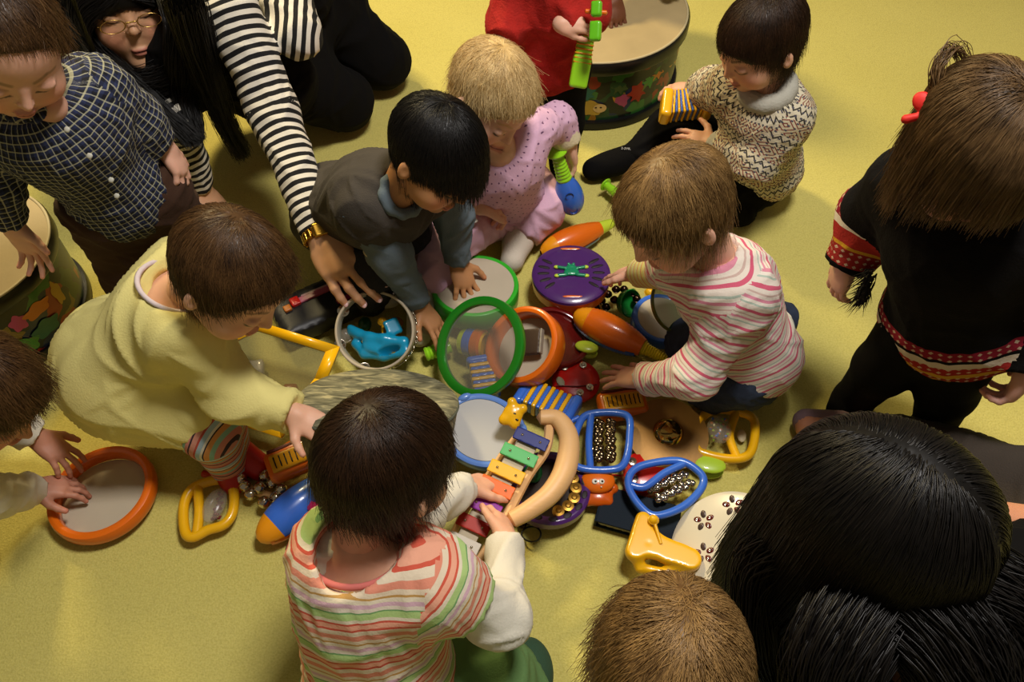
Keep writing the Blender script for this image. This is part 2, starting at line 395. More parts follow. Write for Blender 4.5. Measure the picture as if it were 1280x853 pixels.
# figures --------------------------------------------------------
class Fig:
    """a clothed figure from joints: body = one skin, clothes = children"""
    def __init__(s, label, J_, sc=1.0, skin='#c98f72', group=None):
        s.j = J_; s.sc = sc; s.skin = skin; b = J_['pelvis']
        s.root = thing('person', label, 'person', (0, 0, 0), group=group)
        s.base = b; s.pieces = []; s.paints = []; s.tips = []
        sr, sl = J_['sR'], J_['sL']; up = J_['neck']-J_['pelvis']; s.up = nrm(up); s.rt = nrm(sr-sl)
        s.TR = axis_basis(up, s.rt)     # rows right, back.., up
    def limb(s, F, part, off=0, end=1.0, k=.02, flat=(0, 0), rs=1.0):
        j = s.j; c = s.sc; ln = lambda a, b: np.linalg.norm(b-a)
        if part == 'torso':
            fr = (j['pelvis'], s.TR, .075*c, 0, 0); w = np.linalg.norm(j['sR']-j['sL'])/2
            F.ell(j['pelvis'], (.078*c*rs+off, .066*c*rs+off, .062*c+off), s.TR, k=k, uv=fr)
            ch = j['pelvis']*.32+j['neck']*.68
            F.ell(ch, (max(w*.92, .06*c)+off, .062*c*rs+off, .085*c+off), s.TR, k=k*1.5, uv=fr)
            F.cone(j['pelvis'], ch, .066*c*rs+off, .062*c*rs+off, k=k, uv=fr)
            F.cone(j['sR']*.85+j['sL']*.15, j['sL']*.85+j['sR']*.15, .036*c+off, k=k*1.5, uv=fr)
        elif part == 'neck':
            F.cone(j['neck']-s.up*.01, j['neck']*.35+j['head']*.65, .032*c+off, .030*c+off, k=k)
        elif part[:2] in ('ua', 'fa', 'th', 'sh', 'ft'):
            q = part[2]; tab = {'ua': ('s', 'e', .030, .025), 'fa': ('e', 'w', .025, .017), 'th': ('h', 'k', .048, .037), 'sh': ('k', 'a', .036, .024), 'ft': ('a', 't', .022, .017)}
            A, B, ra, rb = tab[part[:2]]; a, b = j[A+q], j[B+q]; v0 = {'ua': 0, 'fa': ln(j['s'+q], j['e'+q]) if part[:2] == 'fa' else 0}.get(part[:2], 0)
            if part[:2] == 'sh': v0 = ln(j['h'+q], j['k'+q])
            b2 = a+(b-a)*end; rb2 = ra+(rb-ra)*end
            ref = V(.3, .2, 1) if abs(nrm(b-a)[2]) < .9 else V(1, 0, 0)
            F.cone(a, b2, ra*c*rs+off, rb2*c*rs+off, k=k, flat=flat, uv=(a, axis_basis(b-a, ref), .03*c, v0, 1 if part[:2] in ('ua', 'fa') else 2))
    def body(s, parts, h=.006):
        F = Field()
        for p in parts: s.limb(F, p)
        s.pieces.append(F.mesh(h*s.sc))
    def headmesh(s, hs=1.0, adult=False, browcol='#5a3c28', **k):
        j = s.j; s.R = basis(j['face'], j['up']); s.hs = hs; F = Field(); W, P = head_geo(F, j['head'], s.R, hs, adult, **k); s.W = W
        F.cone(W(0, -.02, -.03), j['neck']-s.up*.01, .034*hs, .033*s.sc, k=.02)
        s.pieces.append(F.mesh(.0024*hs)); s.paints += P
        if browcol: brow(W, s.paints, hs, browcol)
    def hand(s, q, d, n, side, **k):
        F = Field(); j = s.j; t = hand(F, j['w'+q], d, n, side, s=k.pop('size', s.sc), fore=j['w'+q]-j['e'+q], **k); s.tips += t
        F.cone(j['w'+q]*.6+j['e'+q]*.4, j['w'+q], .020*s.sc, .0165*s.sc, k=.01)
        s.pieces.append(F.mesh(.0021*max(1, s.sc*.75)))
        s.paints += [(p, .007*s.sc, '#d07860', .4) for p in t]
    def finish(s): return skin_mesh(s.pieces, s.skin, s.paints, s.root)
    def cloth(s, name, parts, m, off=.008, h=.0055, ends={}, extra=None, cuts=(), warp=None, k=.02, label=None, parent=None, rs=1.0, trunk=()):
        F = Field()
        for p in parts:
            e = ends.get(p, 1.0); s.limb(F, p, off, e, k=k, flat=(0, 1) if p in ends else (0, 0), rs=rs)
            if p in trunk: F.P[-1].uv = (s.j['pelvis'], s.TR, .075*s.sc, 0, 0)
        if extra: extra(F)
        for c in cuts: F.cut(*c)
        v, f = F.mesh(h*max(1, s.sc*.8), None); uv = F.cloth(v, f)
        if warp is not None: v = v+normals(v, f)*warp(v)[:, None]
        o = mesh_np(name, v, f, m, parent or s.root, label=label); add_attr(o, 'cloth', uv); return o
def below(p, z=.03): return V(p[0], p[1], z)
# ------------------------------------------------------------------ cloth materials
def stripes(period, stops, axis='v', jit=.02, soft=False):
    def cn(nt, tc):
        o = uvsep(nt); x = o[1] if axis == 'v' else o[0]
        n = nt.nodes.new('ShaderNodeTexNoise'); n.inputs['Scale'].default_value = 9; nt.links.new(tc.outputs['Object'], n.inputs[0])
        x = mth(nt, 'ADD', x, mth(nt, 'MULTIPLY', n.outputs['Fac'], jit))
        return ramp(nt, mth(nt, 'FRACT', mth(nt, 'DIVIDE', mth(nt, 'ADD', x, 10.0), period)), stops)
    return cn
def plaid(nt, tc):
    o = uvsep(nt); P = .0108
    def line(x, ph, w): return mth(nt, 'LESS_THAN', mth(nt, 'FRACT', mth(nt, 'ADD', mth(nt, 'DIVIDE', mth(nt, 'ADD', x, 10.0), P), ph)), w)
    n = nt.nodes.new('ShaderNodeTexNoise'); n.inputs['Scale'].default_value = 12; nt.links.new(tc.outputs['Object'], n.inputs[0])
    x = mth(nt, 'ADD', o[0], mth(nt, 'MULTIPLY', n.outputs['Fac'], .012)); y = mth(nt, 'ADD', o[1], mth(nt, 'MULTIPLY', n.outputs['Fac'], .012))
    a = mixc(nt, mth(nt, 'MULTIPLY', mth(nt, 'ADD', line(x, 0, .5), line(y, 0, .5)), .5), '#232c4e', '#0b0d18')
    b = mixc(nt, mth(nt, 'MULTIPLY', line(x, .1, .15), .50), a, '#bdbba2')
    return mixc(nt, mth(nt, 'MULTIPLY', line(y, .1, .15), .50), b, '#c4c09a')
def fairisle(nt, tc):
    o = uvsep(nt); u, v = mth(nt, 'ADD', o[0], 10.0), mth(nt, 'ADD', o[1], 10.0)
    tri = lambda x, p: mth(nt, 'ABSOLUTE', mth(nt, 'SUBTRACT', mth(nt, 'FRACT', mth(nt, 'DIVIDE', x, p)), .5))
    band = mth(nt, 'FRACT', mth(nt, 'DIVIDE', v, .062))
    dia = mth(nt, 'ADD', tri(u, .030), tri(v, .031))
    dm = mth(nt, 'LESS_THAN', mth(nt, 'ABSOLUTE', mth(nt, 'SUBTRACT', mth(nt, 'FRACT', mth(nt, 'MULTIPLY', dia, 4.0)), .5)), .16)
    zz = mth(nt, 'ADD', mth(nt, 'DIVIDE', v, .0155), mth(nt, 'MULTIPLY', tri(u, .012), 1.2))
    zm = mth(nt, 'LESS_THAN', mth(nt, 'FRACT', zz), .28)
    c1 = mixc(nt, dm, '#cbbf9f', '#7c3a34'); c2 = mixc(nt, zm, '#cdc3a8', '#33302a')
    c = mixc(nt, mth(nt, 'LESS_THAN', band, .55), c2, c1)
    dots = mth(nt, 'MULTIPLY', mth(nt, 'LESS_THAN', tri(u, .008), .2), mth(nt, 'LESS_THAN', tri(v, .0103), .16))
    return mixc(nt, dots, c, '#4b4a55')
def nordic(nt, tc):
    """black knit with ornamental bands; cloth z = 1 on the sleeves, 0 on the trunk; v in metres along the limb"""
    o = uvsep(nt); v = mth(nt, 'ADD', o[1], mth(nt, 'MULTIPLY', o[2], 1.0))
    t = mth(nt, 'MULTIPLY', mth(nt, 'SUBTRACT', v, -.10), 1/1.5)
    f = lambda x: (x+.10)/1.5
    K = '#0d0b0b'; st = [(0, K)]
    for a, seq in ((-.070, [('#7c1a22', .018), (K, .004), ('#c08a3a', .005), ('#8c2420', .016), ('#c79a34', .011), ('#a02a26', .019), ('#d3c5b0', .012), (K, .005), ('#8a1f30', .016)]), ):
        x = a
        for c, wd in seq: st.append((f(x), c)); x += wd
        st.append((f(x), K))
    x = 1.100
    for c, wd in [('#8a1f30', .014), (K, .003), ('#d8d0c0', .012), ('#a8302a', .020), ('#cc9a2a', .010), ('#9a2a26', .026)]: st.append((f(x), c)); x += wd
    st.append((f(x), K))
    c = ramp(nt, t, st)
    tri = lambda x, p: mth(nt, 'ABSOLUTE', mth(nt, 'SUBTRACT', mth(nt, 'FRACT', mth(nt, 'DIVIDE', x, p)), .5))
    dm = mth(nt, 'LESS_THAN', mth(nt, 'ADD', tri(mth(nt, 'ADD', o[0], 10.0), .010), tri(mth(nt, 'ADD', o[1], 10.0), .010)), .28)
    s = nt.nodes.new('ShaderNodeSeparateColor'); nt.links.new(c, s.inputs[0])
    red = mth(nt, 'MULTIPLY', mth(nt, 'GREATER_THAN', s.outputs[0], .15), mth(nt, 'LESS_THAN', s.outputs[0], .38))
    return mixc(nt, mth(nt, 'MULTIPLY', mth(nt, 'MULTIPLY', dm, red), .7), c, '#d6c9a8')
def dotted(base, dot, p=.017):
    def cn(nt, tc):
        o = uvsep(nt); tri = lambda x, q: mth(nt, 'ABSOLUTE', mth(nt, 'SUBTRACT', mth(nt, 'FRACT', mth(nt, 'DIVIDE', mth(nt, 'ADD', x, 10.0), q)), .5))
        row = mth(nt, 'FLOOR', mth(nt, 'DIVIDE', mth(nt, 'ADD', o[1], 10.0), p)); u = mth(nt, 'ADD', o[0], mth(nt, 'MULTIPLY', row, p*.5))
        d = mth(nt, 'LESS_THAN', mth(nt, 'ADD', tri(u, p), tri(o[1], p)), .14)
        return mixc(nt, d, base, dot)
    return cn
MC = dict(
 plaid=mat('cloth_plaid', '#202848', .9, bump=.25, bscale=400, colnode=plaid),
 brown=mat('cloth_brown', '#38200f', .9, bump=.3, bscale=500, vary=.12),
 black=mat('cloth_black', '#0b0a0a', .95, bump=.2, bscale=300, spec=.15),
 bw=mat('cloth_black_white', '#fff', .9, bump=.25, bscale=400, colnode=stripes(.0185, [(0, '#0d0c0d'), (.5, '#d9d2c2')], jit=.008)),
 grey=mat('cloth_grey_vest', '#3b352e', .9, bump=.3, bscale=400, vary=.08),
 sleeve=mat('cloth_slate', '#5d6a72', .9, bump=.3, bscale=400, vary=.08),
 char=mat('cloth_charcoal', '#1c1b1e', .9, bump=.3, bscale=400, vary=.15),
 pinkdot=mat('cloth_pink_dots', '#cfa5c0', .9, bump=.2, bscale=300, colnode=dotted('#d3aac4', '#6b4668')),
 pink=mat('cloth_pink', '#cfa6bc', .9, bump=.25, bscale=300, vary=.06),
 cream=mat('cloth_cream', '#d8cba8', .9, bump=.3, bscale=300),
 red=mat('knit_red', '#a81a10', .9, bump=.5, bscale=260, vary=.12, vscale=60),
 fair=mat('knit_fairisle', '#bbb', .95, bump=.5, bscale=300, colnode=fairisle),
 knitgrey=mat('knit_cream_grey', '#aaa79a', .95, bump=.5, bscale=260),
 pst=mat('cloth_pink_stripes', '#ddd', .9, bump=.2, bscale=300, colnode=stripes(.034, [(0, '#d9cdbf'), (.22, '#c5566e'), (.36, '#d9cdbf'), (.50, '#c0a59a'), (.56, '#d9cdbf'), (.68, '#cf8496'), (.80, '#dfd6c8'), (.92, '#a9b7a8')])),
 yst=mat('cloth_yellow_stripes', '#ddd', .9, bump=.2, bscale=300, colnode=stripes(.016, [(0, '#d9cf7e'), (.45, '#cf7c50'), (.62, '#d6cf94')])),
 jeans=mat('denim', '#252f42', .9, bump=.4, bscale=600, vary=.25, vscale=60),
 nordic=mat('knit_nordic', '#111', .95, bump=.4, bscale=300, colnode=nordic, spec=.2),
 mst=mat('cloth_multi_stripes', '#ddd', .9, bump=.2, bscale=300, colnode=stripes(.066, [(0, '#dccbb0'), (.10, '#c9553f'), (.145, '#e2a184'), (.25, '#c9553f'), (.29, '#dccfb4'), (.36, '#a9c47a'), (.49, '#6f9a60'), (.52, '#d9cdb8'), (.60, '#cfa9b4'), (.68, '#dccfb4'), (.76, '#b98e4e'), (.80, '#dcc9ac'), (.88, '#d98a70')])),
 white=mat('cloth_white', '#d5cfbf', .9, bump=.2, bscale=300),
 green=mat('cloth_green', '#5c7d48', .9, bump=.3, bscale=400, vary=.1),
 dgreen=mat('cloth_dark_green', '#2e4a34', .9, bump=.3, bscale=400),
 yellow=mat('cloth_pale_yellow', '#dcd083', .9, bump=.25, bscale=300, vary=.04),
 tights=mat('cloth_tights_stripes', '#ddd', .9, bump=.2, bscale=300, colnode=stripes(.046, [(0, '#c98a76'), (.18, '#b04a3a'), (.26, '#9db4c0'), (.42, '#d9d2c2'), (.5, '#2e2a2e'), (.54, '#cf8f50'), (.68, '#86b0a0'), (.8, '#c47f72'), (.93, '#3a2c30')])),
 shoe=mat('shoe_red', '#b01c10', .4), sock=mat('sock_white', '#cfc4b4', .95, bump=.3, bscale=400),
 trouser=mat('cloth_taupe', '#3d342b', .9, bump=.35, bscale=400, vary=.12),
 lilac=mat('sock_mauve', '#7d6468', .95, bump=.3, bscale=400),
 print=mat('print_grey', '#a8a8a8', .8), fur=mat('fur_black', '#0a0808', .8), bow=mat('bow_red', '#c81c14', .6),
 button=mat('button', '#b8b6a8', .35), gold=mat('gold_metal', '#c89b3c', .25, 1), wire=mat('spectacle_gold', '#d8b060', .25, 1), lens=mat('lens', '#ffffff', .02, trans=1, ior=1.02, alpha=.25),
 nail=mat('nail', '#c9a09a', .25), trim=mat('trim_pale', '#cfc0c0', .9))
HM = dict(black=hair_mat('hair_black', '#050404', '#14100d', .42), dark=hair_mat('hair_dark_brown', '#140b06', '#3c2614', .42), brown=hair_mat('hair_brown', '#2a1a0e', '#654727', .4),
 light=hair_mat('hair_light_brown', '#4c341b', '#a5824f', .42), blond=hair_mat('hair_blond', '#a5834a', '#ecd29a', .5), dkblond=hair_mat('hair_dark_blond', '#33220f', '#7a5e3c', .42))
def ring_mesh(name, c, ax, ref, R, r, m, parent, n=40, k=8, sx=1, arc=1.0, a0=0, label=None):
    B = axis_basis(ax, ref); t = a0+np.linspace(0, 2*math.pi*arc, n, endpoint=(arc < 1)); s_ = np.linspace(0, 2*math.pi, k, endpoint=False)
    ring = (np.cos(t)[:, None]*B[0]*sx+np.sin(t)[:, None]*B[1])
    v = (c+ring[:, None, :]*(R+r*np.cos(s_))[None, :, None]+B[2]*(r*np.sin(s_))[None, :, None]).reshape(-1, 3)
    i = np.arange(n if arc == 1 else n-1)[:, None]; q = np.arange(k)[None, :]
    A = i*k+q; Bq = i*k+(q+1) % k; C = ((i+1) % n)*k+(q+1) % k; D = ((i+1) % n)*k+q
    return mesh_np(name, v, np.stack([A, D, C, Bq], -1).reshape(-1, 4), m, parent, label=label)
def dots(name, pts, r, m, parent, nr=None, flat=.4, group=None):
    for p, n in pts:
        F = Field(); F.ell(p, (r, r, r*flat), axis_basis(n, V(.3, .8, .1)), k=.001); v, f = F.mesh(r*.34); mesh_np(name, v, f, m, parent)
def settle(fig):
    b = Vector(fig.base); b.z = 0 if b.z < .6 else b.z; fig.root.location = b
    for c in fig.root.children: c.location = -b
def mid(a, b, t=.5): return a+(b-a)*t
def fig(label, j, **k):
    f = Fig(label, j, **k); return f
def chk(nm, j):
    ln = lambda a, b: round(float(np.linalg.norm(j[a]-j[b])), 3) if a in j and b in j else None
    print('FIG', nm, 'sh', ln('sL', 'sR'), 'uaL', ln('sL', 'eL'), 'faL', ln('eL', 'wL'), 'uaR', ln('sR', 'eR'), 'faR', ln('eR', 'wR'), 'tr', ln('pelvis', 'neck'), 'nk', ln('neck', 'head'), 'thL', ln('hL', 'kL'), 'shL', ln('kL', 'aL'), 'thR', ln('hR', 'kR'), 'shR', ln('kR', 'aR'), 'pel', np.round(j['pelvis'], 2), 'head', np.round(j['head'], 2))
# ---- A boy in the checked shirt, standing at the drum
j = dict(head=J(0, 50, .72), face=V(.42, -.72, -.42), up=V(.25, .1, 1), neck=J(38, 122, .615), sR=J(-42, 150, .575), sL=J(128, 108, .575), pelvis=J(150, 240, .36),
  eL=J(172, 150, .49), wL=J(207, 186, .42), eR=J(-8, 232, .45), wR=J(17, 285, .36), hL=J(195, 240, .34), hR=J(125, 262, .34), kL=J(235, 310, .17), kR=J(165, 340, .17), aL=J(250, 385, .03), aR=J(190, 410, .03))
chk('A', j)
A = Fig('toddler boy in a navy checked shirt and brown trousers, one hand on the drum rim', j, skin='#d8a68e')
A.headmesh(1.04, browcol='#8a6a4a'); A.body(['torso', 'neck', 'uaL', 'uaR', 'faL', 'faR', 'thL', 'thR', 'shL', 'shR'])
_f = Field(); _f.cone(j['neck'], J(63, 133, .612), .030, .024, k=.01); _f.cone(j['neck'], J(30, 128, .62), .03, .03, k=.01); A.pieces.append(_f.mesh(.005)); A.hand('L', J(232, 222, .37)-j['wL'], V(.7, .2, .6), -1, curl=(.5, .55, .6, .65)); A.hand('R', J(52, 330, .285)-j['wR'], V(-.2, .25, .9), 1, curl=(.15, .3, .45, .5))
A.finish()
def coll(F):
    pass
A.cloth('shirt', ['torso', 'uaL', 'faL', 'uaR', 'faR'], MC['plaid'], .011, ends={'faL': .78, 'faR': .80}, warp=folds(.005, 24, 3), k=.03, rs=1.08,
  extra=lambda F: (F.P.append(Prim('cone', J(66, 141, .628), J(46, 108, .665), .012, .045, k=.006, op='sub')), F.P.append(Prim('cone', j['neck'], j['head'], .036, .05, k=.006, op='sub'))))
for nm, pp in (('collar', [J(20, 112, .64), J(10, 140, .63), J(45, 148, .615), J(62, 140, .61)]), ('collar', [J(62, 138, .61), J(72, 118, .62), J(70, 92, .625), J(48, 66, .63)])):
    F = Field()
    for a, b in zip(pp, pp[1:]): F.ell(mid(a, b)+V(0, -.012, .012), (.013, .004+np.linalg.norm(b-a)*.62, .004), axis_basis(V(.1, -.75, .65), b-a)[[1, 0, 2]], k=.006)
    v, f = F.mesh(.0026); o = mesh_np(nm, v, f, MC['plaid'], A.root); add_attr(o, 'cloth', (v@axis_basis(A.up, A.rt).T), 'FLOAT_VECTOR')
dots('button', [(J(x, y, z), V(.15, -.72, .68)) for x, y, z in ((84, 162, .60), (112, 195, .565), (139, 225, .51), (146, 245, .46))], .0048, MC['button'], A.root)
A.cloth('trousers', ['thL', 'thR', 'shL', 'shR'], MC['brown'], .016, extra=lambda F: (F.ell(j['pelvis']-A.up*.005, (.098, .082, .07), A.TR, k=.03),), cuts=[(j['pelvis']+A.up*.045, A.up)], warp=folds(.006, 20, 5))
hair(A.root, j['head'], A.R, 1.04, HM['brown'], n=3800, length=.045, lift=.03, line=(.30, 0), fringe=.6, crown=(.1, -.5, 1), seed=3)
settle(A)
# ---- B woman kneeling, striped sleeves
j = dict(head=J(152, 2, .455), face=V(.45, -.84, .10), up=V(-.32, .70, .62), neck=J(222, 112, .26), sR=J(165, 128, .24), sL=J(290, 16, .46), pelvis=J(395, -35, .28),
  eL=J(342, 140, .32), wL=J(404, 302, .20), eR=J(218, 150, .27), wR=J(250, 240, .06), hL=J(378, -5, .26), hR=J(330, 90, .24), kL=J(476, 76, .085), kR=J(430, 126, .085), aL=J(400, 20, .06), aR=J(350, 90, .06))
chk('B', j)
B = Fig('kneeling woman in black with striped sleeves, glasses and a gold watch reaching into the toys', j, sc=1.55, skin='#c99873')
B.headmesh(1.10, adult=True, browcol='#2c1c14'); B.body(['torso', 'neck', 'uaL', 'faL', 'uaR', 'faR', 'thL', 'thR'], .008)
B.hand('L', J(446, 362, .185)-j['wL'], V(-.45, .0, .85), -1, size=1.75, curl=(.3, .4, .45, .4), spread=.16, thumb=(.75, .1)); B.hand('R', J(268, 264, .03)-j['wR'], V(.2, .3, .9), 1, size=1.7, curl=(.1, .1, .1, .1))
B.finish()
B.cloth('striped_shirt', ['uaL', 'faL', 'uaR', 'faR'], MC['bw'], .010, ends={'faL': .93, 'faR': .9}, warp=folds(.004, 22, 2), k=.03, rs=1.0,
   extra=lambda F: (F.cone(J(352, -20, .44), J(372, 45, .40), .06, .05, k=.02, uv=(j['sL'], axis_basis(V(1, .15, -.3), V(0, 0, 1)), .05, 0)),))
B.cloth('black_vest', ['torso'], MC['black'], .012, k=.04, warp=folds(.006, 14, 4), extra=lambda F: (F.cone(j['neck'], mid(j['sL'], j['pelvis'], .55), .05, .11, k=.05), F.cone(j['neck'], J(205, 130, .22), .045, .04, k=.05), F.cone(mid(j['sR'], j['sL'], .7), J(345, 100, .25), .07, .09, k=.05)))
B.cloth('black_trousers', [], MC['black'], 0, k=.05, extra=lambda F: (F.cone(j['hL'], j['kL'], .098, .076, k=.02), F.cone(j['hR'], j['kR'], .098, .074, k=.02), F.cone(j['pelvis'], j['hL'], .11, .1, k=.06), F.cone(j['pelvis'], j['hR'], .11, .1, k=.06),
   F.cone(j['kL'], j['aL'], .06, .045, k=.03), F.cone(j['kR'], j['aR'], .06, .045, k=.03)), warp=folds(.005, 14, 6))
# watch: links around the wrist
wb = axis_basis(j['wL']-j['eL'], V(0, 0, 1)); wc = mid(j['eL'], j['wL'], .955)
wroot = ring_mesh('watch', wc, wb[2], V(0, 0, 1), .0325, .0028, MC['gold'], B.root, 40, 6)
for i in range(18):
    t = i/18*6.283; F = Field(); Rr = np.array([wb[0]*math.cos(t)+wb[1]*math.sin(t), -wb[0]*math.sin(t)+wb[1]*math.cos(t), wb[2]])
    big = i in (0,); F.box(wc+Rr[0]*.0345, (.0035, .0052 if not big else .013, .0095 if not big else .014), .0015, Rr, k=.001); v, f = F.mesh(.0022); mesh_np('link', v, f, MC['gold'], wroot)
# nails
for t in B.tips[:4]: F = Field(); F.ell(t+V(0, 0, .004)+nrm(J(446, 358, .175)-j['wL'])*.004, (.0055, .008, .003), axis_basis(V(0, -.3, 1), V(1, 0, 0)), k=.001); v, f = F.mesh(.0018); mesh_np('fingernail', v, f, MC['nail'], B.root)
# glasses
Wb = B.W
gl = bpy.data.objects.new('glasses', None); link(gl, B.root)
for q in (-1, 1):
    ring_mesh('rim', Wb(q*.031, .094, -.002), B.R[1], B.R[0], .0118*1.10, .0008, MC['wire'], gl, 32, 6, sx=1.75)
    mesh_np('lens', *(lambda c: (np.array([c+B.R[0]*.026*math.cos(a)+B.R[2]*.0145*math.sin(a) for a in np.linspace(0, 6.283, 24, endpoint=False)]), [list(range(24))]))(Wb(q*.031, .094, -.002)), MC['lens'], gl, smooth=False)
    F = Field(); F.cone(Wb(q*.054, .093, .002), Wb(q*.075, .02, .004), .0014, k=.001); v, f = F.mesh(.0011); mesh_np('temple', v, f, MC['wire'], gl)
F = Field(); F.cone(Wb(-.008, .097, .002), Wb(.008, .097, .002), .0018, k=.001); v, f = F.mesh(.0011); mesh_np('bridge', v, f, MC['wire'], gl)
hair(B.root, j['head'], B.R, 1.10, HM['black'], n=7000, length=.20, lift=.08, grav=.75, noise=.22, line=(1.1, 0), crown=(0, .1, 1), part=0, radius=.0008, seed=5, clump=60, nape=-.09, steps=14, rad3=(.070, .090, .082), z0=.028, swirl=0, cheek=.02, floor_z=.02, fringe=0, open_face=True)
# heavy curtain of hair falling in front of the chest
def lock(parent, pts, r, m, seed=0, n=900, rad=.0008, spread=1.0, name='hair_lock', steps=None, taper=.5):
    rs = np.random.RandomState(seed); pts = np.array(pts); k = len(pts); st = steps or 12
    tt = np.linspace(0, k-1, st); i0 = np.clip(tt.astype(int), 0, k-2); fr = (tt-i0)[:, None]
    P = [pts[max(i-1, 0)] for i in i0], [pts[i] for i in i0], [pts[i+1] for i in i0], [pts[min(i+2, k-1)] for i in i0]
    P = [np.array(x) for x in P]
    path = .5*((2*P[1])+(-P[0]+P[2])*fr+(2*P[0]-5*P[1]+4*P[2]-P[3])*fr**2+(-P[0]+3*P[1]-3*P[2]+P[3])*fr**3)
    off = rs.randn(n, 3); off *= (rs.rand(n)[:, None]**.33)*r/np.linalg.norm(off, axis=1)[:, None]
    tap = np.linspace(1, taper, st)[None, :, None]; wob = np.cumsum(rs.randn(n, st, 3)*.0018*spread, 1)
    W = path[None]+off[:, None]*tap+wob; W[..., 2] = np.maximum(W[..., 2], .004)
    hc = bpy.data.hair_curves.new(name); hc.add_curves([st]*n); hc.points.foreach_set('position', W.astype(np.float32).ravel())
    a = hc.attributes.get('radius') or hc.attributes.new('radius', 'FLOAT', 'POINT'); a.data.foreach_set('value', np.tile(np.linspace(1, .4, st)*rad, n).astype(np.float32))
    hc.materials.append(m); o = bpy.data.objects.new(name, hc); link(o, parent); return o
lock(B.root, [J(205, -30, .50), J(226, 20, .47), J(226, 75, .40), J(228, 120, .32), J(243, 170, .26)], .036, HM['black'], 1, 3200, .0009, taper=.32)
lock(B.root, [J(118, -30, .50), J(98, 10, .46), J(116, 62, .41), J(168, 108, .36), J(238, 174, .27)], .024, HM['black'], 2, 1800, .0009, taper=.45)
lock(B.root, [J(230, 0, .55), J(250, 70, .42), J(268, 120, .32), J(282, 155, .25), J(302, 192, .17)], .038, HM['black'], 3, 1500, .0008, taper=.22)
lock(B.root, [J(106, -30, .50), J(86, 20, .45), J(92, 60, .40), J(120, 90, .36)], .018, HM['black'], 4, 1200, .0008)
lock(B.root, [J(128, 92, .36), J(180, 106, .35), J(232, 86, .36)], .026, HM['black'], 5, 1500, .0009, taper=1)
settle(B)
# ---- C boy in the grey vest
j = dict(head=J(543, 192, .46), face=V(.62, -.55, -.50), up=V(.25, .25, .93), neck=J(500, 243, .375), sR=J(448, 262, .345), sL=J(545, 228, .335), pelvis=J(425, 262, .17),
  eL=J(566, 268, .24), wL=J(573, 330, .12), eR=J(488, 318, .24), wR=J(526, 385, .10), hL=J(450, 250, .15), hR=J(425, 295, .15), kL=J(508, 285, .17), kR=J(470, 335, .17), aL=J(520, 300, .04), aR=J(462, 372, .04), tL=J(535, 335, .03), tR=J(488, 372, .03))
chk('C', j)
C = Fig('squatting black-haired toddler boy in a grey vest over slate sleeves', j, skin='#b98458')
C.headmesh(1.0, browcol='#1c120c'); C.body(['torso', 'neck', 'uaL', 'faL', 'uaR', 'faR', 'thL', 'thR', 'shL', 'shR'])
C.hand('L', J(583, 362, .085)-j['wL'], V(0, .35, .95), -1, curl=(.12, .15, .15, .2), spread=.26, thumb=(1.1, .1)); C.hand('R', J(548, 412, .07)-j['wR'], V(.1, .3, .95), 1, curl=(.2, .25, .3, .3), spread=.15)
C.finish()
C.cloth('slate_shirt', ['uaL', 'faL', 'uaR', 'faR'], MC['sleeve'], .010, ends={'faL': .93, 'faR': .90}, warp=folds(.005, 26, 8), k=.03)
C.cloth('vest', ['torso'], MC['grey'], .018, warp=folds(.006, 18, 9), k=.03, rs=1.1, extra=lambda F: (F.cone(j['sR']+V(.02, .01, .005), j['sL']-V(.02, 0, -.005), .047, k=.03), F.P.append(Prim('cone', j['neck'], j['head'], .037, .05, k=.008, op='sub'))))
C.cloth('collar', [], MC['sleeve'], 0, extra=lambda F: [F.cone(j['neck']+axis_basis(C.up, C.rt)[0]*.036*math.cos(a)+axis_basis(C.up, C.rt)[1]*.036*math.sin(a)+C.up*.012, j['neck']+axis_basis(C.up, C.rt)[0]*.036*math.cos(a+.6)+axis_basis(C.up, C.rt)[1]*.036*math.sin(a+.6)+C.up*.012, .008, k=.01) for a in np.arange(0, 6.2, .6)] and None, h=.004)
C.cloth('charcoal_trousers', ['thL', 'thR', 'shL', 'shR'], MC['char'], .014, extra=lambda F: F.ell(j['pelvis']-C.up*.01, (.09, .08, .06), C.TR, k=.03), warp=folds(.005, 22, 10))
C.cloth('sock', ['ftR'], MC['sock'], .006, k=.01); C.cloth('sock', ['ftL'], MC['sock'], .006, k=.01)
hair(C.root, j['head'], C.R, 1.0, HM['black'], n=6500, length=.085, lift=.05, grav=.5, noise=.14, line=(1.05, 0), crown=(0, -.35, 1), radius=.0006, seed=7, nape=-.062, cheek=.03, swirl=.25, fringe=.25)
ring_mesh('sleeve_seam', mid(j['sR'], j['eR'], .72), j['eR']-j['sR'], V(0, 0, 1), .0375, .0022, MC['cream'], C.root, 36, 6)
settle(C)
